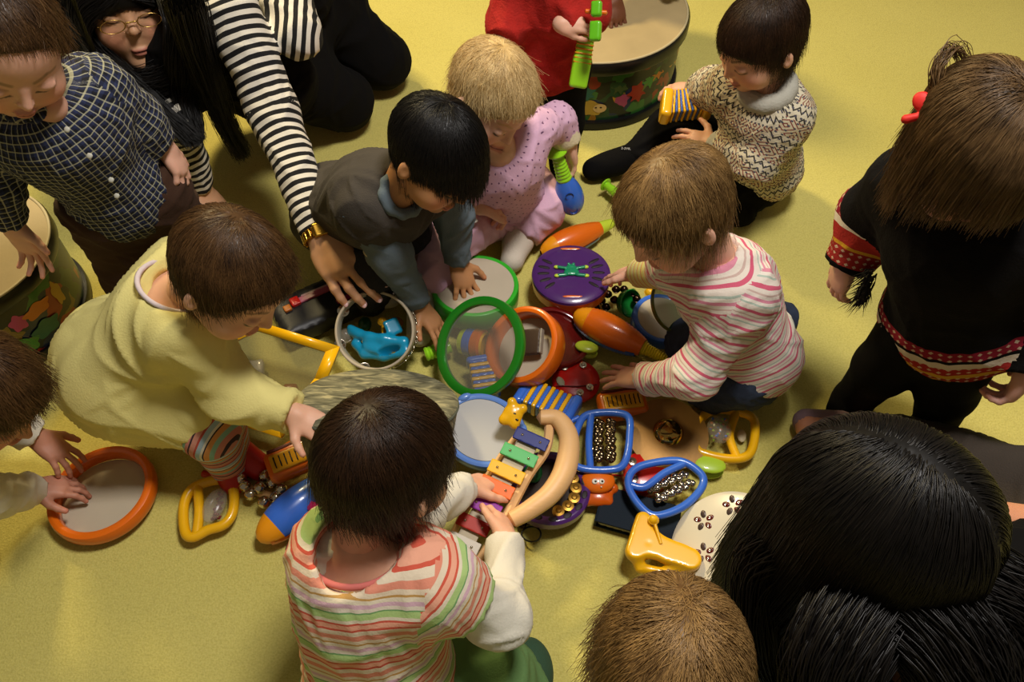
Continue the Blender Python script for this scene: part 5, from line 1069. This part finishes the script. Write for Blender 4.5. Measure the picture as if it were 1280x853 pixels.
maraca('blue and orange maraca lying by the striped-back child, pointing down left', J(323, 676, .034), J(420, 590, .045), .034, .012, MB_, MO, tipm=pl('amber_tip', '#f09a10'), underm=MO, ribs=1, knob=False, split=.86)
# clear rattle with a magenta end
a, b = J(372, 692, .02), J(398, 640, .045); ax = nrm(b-a); t = Toy('rattle', 'clear cylinder rattle with a magenta end beside the blue and orange maraca', 'rattle', a)
t.part('end_cap', lathe(a, ax, [(.0001, -.010), (.014, -.009), (.022, -.003), (.023, .006), (.021, .008)]), MPK); L = np.linalg.norm(b-a)
t.part('clear_tube', lathe(a, ax, [(.0195, .008), (.0195, L)]), MCL); t.part('bead_fill', lathe(a, ax, [(.0001, .010), (.016, .010), (.016, L*.8), (.0001, L*.8)]), mat('beads_mixed', '#8a6a5c', .5, vary=.5, vscale=260, bump=1, bscale=260))
t.part('end_cap', lathe(a, ax, [(.021, L-.004), (.023, L), (.021, L+.012), (.0001, L+.014)]), MPK)
# green clapper guiro held by the red jumper child
a, b = J(722, 108, .36), J(737, 22, .47); t = Toy('ribbed_rattle', 'lime green ribbed rattle with orange stripes held by the child in red', 'rattle', a)
ax = nrm(b-a); Rv = axis_basis(ax, V(1, 0, 0)); L = np.linalg.norm(b-a)
fpart(t, 'rattle_body', ML, .003, lambda F: (F.box(mid(a, b, .22), (.0185, .011, L*.24), .006, Rv, k=.004), F.box(mid(a, b, .62), (.0165, .009, L*.30), .004, Rv, k=.004)))
for i in range(9): x = mid(a, b, .36+i*.065); t.part('orange_rib', bx(x, (.0185-.0003*i, .0115, L*.012), .0008, Rv), mat('rib_orange', '#d98a18', .4))
a2, b2 = J(744, 45, .48), J(746, 5, .52); t = Toy('castanet', 'small lime green clapper with an orange hinge held by the child in red', 'clapper', a2); R2 = axis_basis(b2-a2, V(1, -.2, .3))
fpart(t, 'clapper_body', pl('lime_deep', '#62b81c'), .0028, lambda F: (F.box(mid(a2, b2, .15), (.011, .008, .018), .004, R2, k=.003), F.box(mid(a2, b2, .85), (.010, .008, .014), .004, R2, k=.003))); t.part('hinge', tube([J(732, 14, .50), J(758, 16, .50)], .0045), MO)
# ---- castanets
def castanet(label, c, R, rx, ry, h, m, yaw=0, n=(0, 0, 1), name='castanet', gap=.004):
    t = Toy(name, label, 'castanet', c); Rr = yawR(yaw, n)
    for q in (-1, 1): Rt = yawR(yaw, (n[0], n[1]+q*.10, n[2])); F = Field(); F.ell(c+Rr[2]*q*(h*.5+gap*.5), (rx, ry, h*.5), Rt, k=.001); F.ell(c+Rr[2]*(q*h*.5), (rx*.7, ry*.7, h*.12), Rt, k=.002, op='sub'); t.part('shell', F.mesh(.0022), m)
    return t
castanet('lime green castanet above the red castanet', J(733, 437, .035), None, .024, .0155, .014, MYG, -15)
castanet('yellow-green leaf-shaped castanet under the cymbal\'s right side', J(885, 583, .022), None, .031, .020, .014, pl('leaf_green', '#a9c832', .4), -12)
c = J(720, 475, .032); n_ = nrm(V(-.02, -.06, 1)); t = Toy('castanet', 'red round castanet with small jingles under the girl\'s fingers', 'castanet', c)
t.part('red_disc', lathe(c, n_, [(.0001, -.014), (.044, -.014), (.0475, -.010), (.0475, -.003), (.045, 0), (.030, .004), (.0001, .006)], 56), MR); t.part('hinge_groove', tube([c+V(-.040, -.016, .004), c+V(0, -.020, .0065), c+V(.040, -.014, .004)], .0012), mat('groove', '#5a0a08', .5))
jingles(t, c+V(0, 0, .005), n_, .033, .007, (1.1, 2.3, 4.9, 5.6)); fpart(t, 'grey_insert', mat('insert_grey', '#8a8468', .6), .002, lambda F: F.ell(c+V(-.031, -.006, .0025), (.008, .013, .003), yawR(25)))
# orange hippo castanet
c = J(747, 607, .035); t = Toy('castanet', 'orange animal-faced castanet with round white eyes', 'castanet', c)
fpart(t, 'head_shell', MO, .0028, lambda F: F.ell(c+V(0, .004, .009), (.031, .024, .014), None)); fpart(t, 'jaw_shell', pl('orange_deep', '#cc560c'), .0028, lambda F: (F.ell(c+V(.0, -.018, -.006), (.027, .020, .012), None), F.ball(c+V(-.018, -.028, -.008), .009, k=.004), F.ball(c+V(.018, -.028, -.008), .009, k=.004), F.ball(c+V(.028, -.004, -.005), .010, k=.004)))
for x in (-.007, .005): e = fpart(t, 'eye', mat('eye_white', '#e8e2d0', .3), .0012, lambda F: F.ell(c+V(x, -.003, .022), (.0055, .0055, .0025), None, k=.001)); fpart(t, 'pupil', mat('eye_black', '#0a0808', .2), .0008, lambda F: F.ball(c+V(x+.001, -.004, .0242), .0022, k=.001), e)
fpart(t, 'nostril', mat('eye_white', '#e8e2d0', .3), .0008, lambda F: F.ball(c+V(.004, -.013, .0205), .0016, k=.001))
# yellow bear
c = J(641, 518, .150); n_ = nrm(toCam(c)+V(0, .1, .1)); Rb = axis_basis(n_, V(.95, -.5, .1)); Rb = np.array([Rb[0], Rb[1], Rb[2]])
t = Toy('castanet', 'yellow bear-shaped castanet with two dark eyes next to the blue bar', 'castanet', c)
W3 = lambda x, y, z: c+Rb[0]*x+Rb[1]*y+Rb[2]*z
fpart(t, 'bear_shell', MY, .0024, lambda F: (F.ell(W3(0, 0, 0), (.018, .020, .010), Rb), F.ball(W3(-.010, .019, 0), .0085, k=.005), F.ball(W3(.012, .016, 0), .0085, k=.005), F.ell(W3(-.010, -.015, 0), (.010, .010, .008), Rb, k=.006), F.ell(W3(.010, -.014, 0), (.009, .010, .008), Rb, k=.006)))
for x, y in ((.003, .001), (.011, -.007)): fpart(t, 'eye', mat('eye_black', '#0a0808', .2), .0009, lambda F: F.ell(W3(x, y, .0093), (.0032, .0018, .0012), Rb, k=.001))
# ---- glockenspiel
g0, g1 = J(566, 712, .115), J(690, 530, .14); gx = nrm(g1-g0); gn = nrm(toCam(mid(g0, g1))*.5+V(0, 0, .8)); gn = nrm(gn-np.dot(gn, gx)*gx); gy = np.cross(gn, gx); RG = np.array([gx, gy, gn])
t = Toy('glockenspiel', 'wooden glockenspiel with eight coloured metal bars and a bowed handle', 'glockenspiel', mid(g0, g1))
handle = smoothpath([J(676, 522, .150), J(697, 524, .150), J(711, 548, .150), J(707, 585, .150), J(690, 615, .150), J(664, 636, .147), J(640, 650, .143)], 10, False)
v, f = tube(handle, np.concatenate([np.linspace(.014, .0195, 30), np.linspace(.0195, .014, len(handle)-30)]), 12, flat=.85); t.part('bowed_handle', (v, f), MWD)
t.part('side_rail', tube(smoothpath([J(687, 523, .142), J(683, 560, .140), J(660, 595, .136), J(636, 640, .130), J(610, 685, .122), J(585, 722, .115)], 8, False), .0085, 8), MWD, label='wooden rail on the handle side')
t.part('side_rail', tube([J(650, 540, .132), J(628, 568, .130), J(600, 610, .126), J(575, 650, .120), J(556, 690, .112)], .006, 8), MWD, label='wooden rail on the far side')
bars = [((667, 560), '#16226e', .030), ((648, 572 + 12), None, 0)]
BARS = [((664, 549), (-32, ), '#14206c', 44), ((649, 569), 0, '#4ea860', 46), ((633, 590), 0, '#e0ab14', 46), ((621, 609), 0, '#dc6418', 44), ((606, 633), 0, '#8c1e96', 42), ((592, 656), 0, '#a8240f', 42), ((579, 680), 0, '#cfc6b4', 42), ((569, 700), 0, '#142a7c', 40)]
RB = axis_basis(gn, V(.90, -.42, 0)); RB = np.array([RB[0], np.cross(RB[2], RB[0]), RB[2]])
for i, (pp, _, col, Lp) in enumerate(BARS):
    z = .163-.005*i; p = J(pp[0], pp[1], z); pxm = FPX/np.dot(p-V(0, 0, CAM_H), V(0, CP, -SP)); hl = Lp/2/pxm
    o = t.part('tone_bar', bx(p, (hl*1.02, .0115, .0022), .001, RB), mat('bar_'+col[1:], col, .45, spec=.3))
    for q in (-1, 1): s_ = p+RB[0]*q*hl*.55+RB[2]*.0028; t.part('screw', (bell(.0022)[0]+s_, bell(.0022)[1]), MCH, o)
    if i < 7: pn = J(BARS[i+1][0][0], BARS[i+1][0][1], z-.005); F = Field(); F.box(mid(p, pn)-gn*.008, (hl*.6, .010, .003), .001, RB, k=.001); t.part('felt_pad', F.mesh(.002), mat('felt_cream', '#b8ab92', .9))
# ---- jingle shakers (blue frames with bells), yellow bead shakers
def frame_shaker(label, loop, bar, z, m, r=.0072, bells=None, bellm=MCH, ball=None, name='jingle_shaker', rods=True):
    Lp = PX(loop, z); c = Lp.mean(0); t = Toy(name, label, 'shaker', c-V(0, 0, .0))
    t.part('frame', tube(smoothpath(Lp, 7), r, 10, True), m)
    for bb in bar: t.part('cross_bar', tube(smoothpath(PX(bb, z), 6, False), r*.95, 10), m)
    if bells:
        cols, (bx0, by0, bx1, by1), br = bells; pts = []
        for c0, c1 in cols:
            A_, B_ = J(*c0), J(*c1); n_b = max(int(np.linalg.norm(B_-A_)/(br*1.25)), 2)
            if rods: t.part('rod', tube([A_, B_], .0012, 6), mat('rod_pale', '#b89a88', .4))
            for k in range(n_b):
                base = A_+(B_-A_)*(k+.5)/n_b
                for a in (0, 2.1, 4.2): pts.append(base+V(math.cos(a+k), math.sin(a+k)*.6, .5*math.sin(a+k*2)+.3)*br*.85)
        t.copies('bell', bell(br), bellm, pts, rots=[(i*1.3, i*.7, i) for i in range(len(pts))])
    return t
frame_shaker('blue frame shaker full of small bells between the glockenspiel and the cymbal', [(737, 518), (782, 519), (787, 545), (780, 580), (758, 588), (722, 584), (717, 565), (722, 535)], [[(739, 518), (736, 552), (738, 586)]], .058, MB_, bells=([((748, 527, .045), (748, 577, .045)), ((763, 527, .045), (763, 577, .045))], (0, 0, 0, 0), .0062), bellm=mat('bell_bronze', '#8c7a5c', .2, 1))
frame_shaker('blue frame shaker with silver bells lying over the navy book', [(790, 590), (812, 580), (851, 577), (877, 594), (876, 612), (853, 634), (820, 645), (801, 634), (786, 610)], [[(789, 607), (806, 609), (830, 592), (855, 580)]], .060, MB_, bells=([((812, 612, .045), (856, 594, .045)), ((822, 625, .045), (864, 604, .045))], (0, 0, 0, 0), .0062), bellm=MCH)
# stub of a blue handle behind the first frame
p = J(712, 527, .05); t = Toy('mallet', 'short blue stick at the upper left corner of the bell-filled blue frame', 'stick', p); t.part('stick', tube([J(706, 531, .05), J(724, 522, .055)], .0055), MB_)
t = frame_shaker('yellow frame shaker with a clear window of beads on the open floor', [(240, 612), (262, 602), (284, 602), (292, 615), (291, 640), (280, 656), (260, 663), (240, 672), (231, 663), (230, 632)], [[(247, 608), (249, 640), (246, 668)]], .025, MY, r=.0092, name='bead_shaker')
p = J(268, 632, .025); fpart(t, 'clear_window', MCL, .003, lambda F: F.ell(p, (.020, .034, .011), yawR(-10))); t.copies('bead', bell(.0026), mat('bead_red', '#6e1c14', .4), [p+V(.006+.007*math.cos(i*2.4)*(i/26), .024*math.sin(i*1.7), -.003+.004*math.cos(i*3.1)) for i in range(30)])
t = frame_shaker('yellow frame shaker with a ball of coloured beads right of the cymbal', [(885, 516), (905, 512), (937, 520), (944, 536), (938, 566), (918, 574), (885, 569), (872, 560), (874, 530)], [[(920, 516), (912, 545), (921, 572)]], .03, MY, r=.0088, name='bead_shaker')
p = J(899, 537, .035); fpart(t, 'clear_ball', MCL, .003, lambda F: F.ell(p, (.023, .029, .017), None))
BC = [mat('bead_'+n, c, .35) for n, c in (('red', '#6e1c14'), ('orange_', '#e07818'), ('lime_', '#9ac428'), ('blue_', '#3668c8'))]
for k, m in enumerate(BC[1:]): t.copies('bead', bell(.0024), m, [p+V(.014*math.cos(i*2.4+k), .019*math.sin(i*1.7+k*2), .008*math.cos(i*3.1)) for i in range(10)])
p2 = J(927, 545, .012); fpart(t, 'white_label', mat('label_pale', '#d9c9a0', .5), .002, lambda F: F.ell(p2, (.009, .014, .004), yawR(-10)))
# ---- orange shakers with yellow grille
def grille_shaker(label, c, yaw, L, wd, n=(0, 0, 1), ns=7, hh=.016):
    R_ = yawR(yaw, n); t = Toy('grille_shaker', label, 'shaker', c)
    fpart(t, 'orange_body', MO, .0032, lambda F: (F.box(c, (L, wd, hh), .012, R_), F.ell(c+R_[0]*L*.2+R_[1]*wd*.5, (L*.6, wd*.8, hh*.8), R_, k=.01)))
    o = fpart(t, 'yellow_grille', pl('grille_yellow', '#dca012'), .0026, lambda F: F.box(c+R_[2]*(hh), (L*.80, wd*.60, .0035), .003, R_))
    for i in range(ns): x = (i/(ns-1)-.5)*L*1.25; t.part('slot', bx(c+R_[2]*(hh+.0036)+R_[0]*x, (.0014, wd*.40, .0012), .0004, R_), MDK, o)
    t.part('top_ridge', bx(c+R_[1]*wd*.86+R_[2]*(hh*.8), (L*.8, .0035, .004), .0015, R_), mat('ridge_dark', '#5c1c08', .5)); return t
grille_shaker('orange shaker with a yellow slotted grille by the yellow-dress child\'s hand', J(366, 576, .055), 26, .047, .030, (.05, -.10, 1))
grille_shaker('orange shaker with a yellow slotted grille between red castanet and blue bell frame', J(778, 507, .028), 8, .048, .030, (0, 0, 1), 8)
# ---- jingle bells on a wooden stick with red handle
a, b = J(254, 592, .012), J(372, 632, .02); t = Toy('jingle_stick', 'wooden jingle stick with a red end and clustered silver bells', 'jingle stick', a)
t.part('red_end', tube([a, mid(a, b, .38)], [.007, .0085]), MR); t.part('wooden_stick', tube([mid(a, b, .36), b], .008), MWD)
rs = np.random.RandomState(4); pts = []
for i, (px, py) in enumerate(((317, 588), (331, 595), (306, 608), (325, 610), (313, 618), (330, 628), (345, 622), (352, 612), (340, 604), (300, 598))): pts.append(J(px, py, .026+.006*(i % 2)))
t.copies('bell', bell(.0115), MCH, pts, rots=[(i, i*.7, i*2) for i in range(len(pts))])
# ---- green cup with dark bells
c = J(786, 379, .045); t = Toy('bell_cluster', 'cluster of dark jingle bells on a green half-cup under the purple tambourine\'s edge', 'bells', c)
t.part('green_cup', lathe(c, V(.55, -.55, .55), [(.0001, -.022), (.016, -.020), (.026, -.010), (.030, .006), (.0285, .008), (.024, -.006), (.012, -.014), (.0001, -.016)]), pl('cup_green', '#167a2c'))
t.copies('bell', bell(.0088), mat('bell_dark', '#3a2d22', .25, 1), [J(*q) for q in ((752, 376, .04), (760, 368, .05), (770, 362, .055), (780, 362, .05), (791, 366, .045), (796, 374, .05), (758, 384, .035), (745, 384, .03), (768, 375, .05))])
p = J(812, 366, .035); t = Toy('mallet', 'mallet with a yellow ball head between the green cup and the lifted dark disc', 'mallet', p); t.part('ball_head', (bell(.011)[0]+p, bell(.011)[1]), MY); t.part('stick', tube([p, J(806, 392, .03)], .003), MB_)
# ---- blue hand drum and dark disc on the right
c = J(826, 402, .042); hand_drum('hand_drum', 'blue hand drum with a white skin below the lifted dark disc', c, V(.1, -.05, 1), .062, .012, .03, MB_, MSK, .95, rnd=.006)
c = J(846, 380, .125); t = hand_drum('hand_drum', 'dark green see-through disc drum lifted at the striped girl\'s chest', c, toCam(c)*.72+V(.52, .10, .15), .060, .003, .010, pl('olive_rim', '#4c5a1c'), MFILMD, .5)
# ---- cymbal
c = J(835, 541, .038); n_ = nrm(V(-.02, -.02, 1)); t = Toy('cymbal', 'brown metal cymbal with a shiny brass dome', 'cymbal', c)
MCY = mat('cymbal_brown', '#96703c', .5, .55, bump=.08, bscale=120, vary=.1)
t.part('cymbal_plate', lathe(c, n_, [(.0755, -.004), (.076, -.003), (.056, .001), (.030, .004), (.028, .004)], 72), MCY); t.part('dome', lathe(c, n_, [(.0285, .004), (.026, .008), (.021, .014), (.012, .0185), (.0001, .020)], 48), mat('brass_polished', '#c09a50', .12, 1))
B = axis_basis(n_, V(1, .4, 0)); t.part('cord', tube([c+B[0]*.018*math.cos(a)+B[1]*.012*math.sin(a)+n_*(.017+.003*math.cos(3*a)) for a in np.linspace(.5, 5.5, 24)], .0013, 6), mat('cord_brown', '#5c421e', .8))
# ---- red tambourine under the second blue frame
c = J(806, 592, .022); t = Toy('tambourine', 'red tambourine half hidden under the cymbal and the blue bell frame', 'tambourine', c)
t.part('red_rim', lathe(c, V(0, 0, 1), [(.0001, .010), (.034, .012), (.0405, .008), (.042, .002), (.042, -.012), (.034, -.014)], 56), MR); jingles(t, c+V(0, 0, .012), V(0, 0, 1), .029, .008, (-2.5, -1.0, 2.5))
for q in ((758, 594, 782, 596), (764, 617, 785, 611)): pass
p = J(766, 602, .008); t = Toy('cord', 'red cord looping out from beneath the orange animal-faced castanet', 'cord', p); t.part('cord_loop', tube(smoothpath([J(758, 594, .006), J(775, 595, .006), J(787, 603, .006), (J(782, 612, .006)), J(762, 618, .006)], 6, False), .0018, 6), MR)
# ---- navy book
c = J(798, 646, .018); R_ = yawR(-17); t = Toy('book', 'navy blue hardback book under the yellow toy', 'book', c)
hx, hy = .071, .036
t.part('front_cover', bx(c+V(0, 0, .010), (hx, hy, .0022), .001, R_), MNV); t.part('back_cover', bx(c-V(0, 0, .010), (hx, hy, .0022), .001, R_), MNV); t.part('page_block', bx(c, (hx-.003, hy-.003, .0085), .001, R_), mat('pages', '#9c9682', .8, bump=.5, bscale=600, bstretch=(1, 1, 40))); t.part('spine', bx(c-R_[0]*hx, (.0022, hy, .0115), .001, R_), MNV)
p = J(690, 424, .0)
c = J(662, 428, .095); n_ = nrm(toCam(c)*.85+V(-.42, .28, .1)); R_ = axis_basis(n_, V(.98, -.12, .1)); t = Toy('card_box', 'flat brown square box inside the orange hoop drum', 'box', c)
t.part('lid', bx(c, (.024, .026, .006), .0015, np.array([R_[0], R_[1], R_[2]])), mat('brown_card', '#3c2a1c', .5)); t.part('edge_strip', bx(c+R_[0]*.026, (.0018, .025, .0065), .0006, np.array([R_[0], R_[1], R_[2]])), mat('edge_grey', '#8c8474', .5))
# ---- yellow toy with handle, stick with ball
yp = PX([(797, 647), (805, 641), (813, 646), (822, 664), (838, 678), (850, 672), (860, 682), (866, 702), (866, 716), (848, 718), (820, 718), (800, 712), (787, 695), (785, 680), (790, 662)], .052)
c = yp.mean(0); t = Toy('clapper', 'yellow plastic clapper with a loop handle pointing at the white tambourine', 'clapper', c)
fpart(t, 'clapper_body', MY, .003, lambda F: ([F.cone(J(*a, .058), J(*b, .058), ra, rb, k=.012) for a, b, ra, rb in (((804, 650), (793, 690), .014, .016), ((806, 664), (836, 690), .014, .016), ((800, 690), (850, 694), .010, .015), ((836, 690), (862, 700), .018, .020))], F.cone(J(794, 692, .052), J(800, 710, .045), .012, .008, k=.008), F.cone(J(800, 710, .045), J(832, 716, .045), .008, .007, k=.006), F.cone(J(832, 716, .045), J(856, 708, .05), .007, .010, k=.008), F.cut(J(600, 700, .068), V(0, 0, 1))))
a, b = J(817, 650, .075), J(826, 680, .068); s_ = Toy('mallet', 'yellow stick with a round ball end resting on the yellow clapper', 'mallet', a); s_.part('stick', tube([a, b], .0030), MY); s_.part('ball_head', (bell(.0088)[0]+a, bell(.0088)[1]), MY)
# ---- white tambourine with flower openings
c = J(912, 690, .075); n_ = nrm(toCam(c)*.55+V(-.40, .1, .45)); t = Toy('tambourine', 'white tambourine with flower-shaped openings beside the black hair', 'tambourine', c)
t.part('white_shell', lathe(c, n_, [(.0001, .004), (.05, .005), (.096, .004), (.103, 0), (.104, -.006), (.102, -.030), (.096, -.034), (.060, -.034)], 80), MWH)
t.part('orange_edge', lathe(c, n_, [(.1045, -.008), (.1055, -.010), (.1055, -.020), (.1045, -.022)], 80), MO)
B = axis_basis(n_, V(1, 0, 0)); MFH = mat('flower_hole', '#4a3a34', .35, .3)
def onplane(px, py):
    d = J(px, py, 0)-V(0, 0, CAM_H); s = np.dot(c+n_*.005-V(0, 0, CAM_H), n_)/np.dot(d, n_); return V(0, 0, CAM_H)+d*s
for fx, fy in ((880, 651), (880, 692), (916, 632)):
    p = onplane(fx, fy)
    for k in range(5):
        a = k*1.2566+.3; r_ = B[0]*math.cos(a)+B[1]*math.sin(a); F = Field(); F.ell(p+r_*.0115, (.0072, .0050, .0018), np.array([r_, np.cross(n_, r_), n_]), k=.001); o = t.part('petal_opening', F.mesh(.0014), MFH if k % 2 else mat('flower_hole_red', '#5e1c14', .3))
        if k % 2 == 0: t.part('jingle', (bell(.0026)[0]*[1, 1, .5]+p+r_*.012+n_*.0012, bell(.0026)[1]), MCH, o)
p = onplane(914, 738); ed = B[0]*.9-B[1]*.42; F = Field(); F.ell(p, (.036, .0105, .003), axis_basis(n_, nrm(onplane(945, 748)-onplane(880, 728))), k=.001); t.part('oval_opening', F.mesh(.002), mat('opening_brown', '#3c2408', .4))
# ---- tissue, white tag, clear bits
p = J(928, 462, .11); t = Toy('tissue', 'crumpled white tissue sticking out of the girl\'s jeans', 'tissue', p)
fpart(t, 'paper', mat('tissue_white', '#a9aeb0', .9), .0025, lambda F: (F.ell(p, (.024, .020, .006), yawR(-40, (.2, -.4, .9)), k=.01), F.ell(p+V(.012, -.014, .004), (.014, .010, .006), yawR(20), k=.01), F.ell(p+V(-.008, .012, .004), (.013, .009, .005), yawR(70), k=.01)), warp=folds(.004, 90, 5))
p = J(591, 274, .17); t = Toy('tag', 'small white paper tag hanging at the toddler\'s wrist', 'tag', p); t.part('paper', (lambda v, f: (v, f))(*prism([p+V(x, y, 0)*.001 for x, y in ((-10, 9), (-6, 12), (8, 2), (11, -6), (4, -12), (-6, -10), (-11, -2))], .0012, .0003, n=toCam(p))), mat('paper_white', '#d8d2c4', .8), smooth=False)
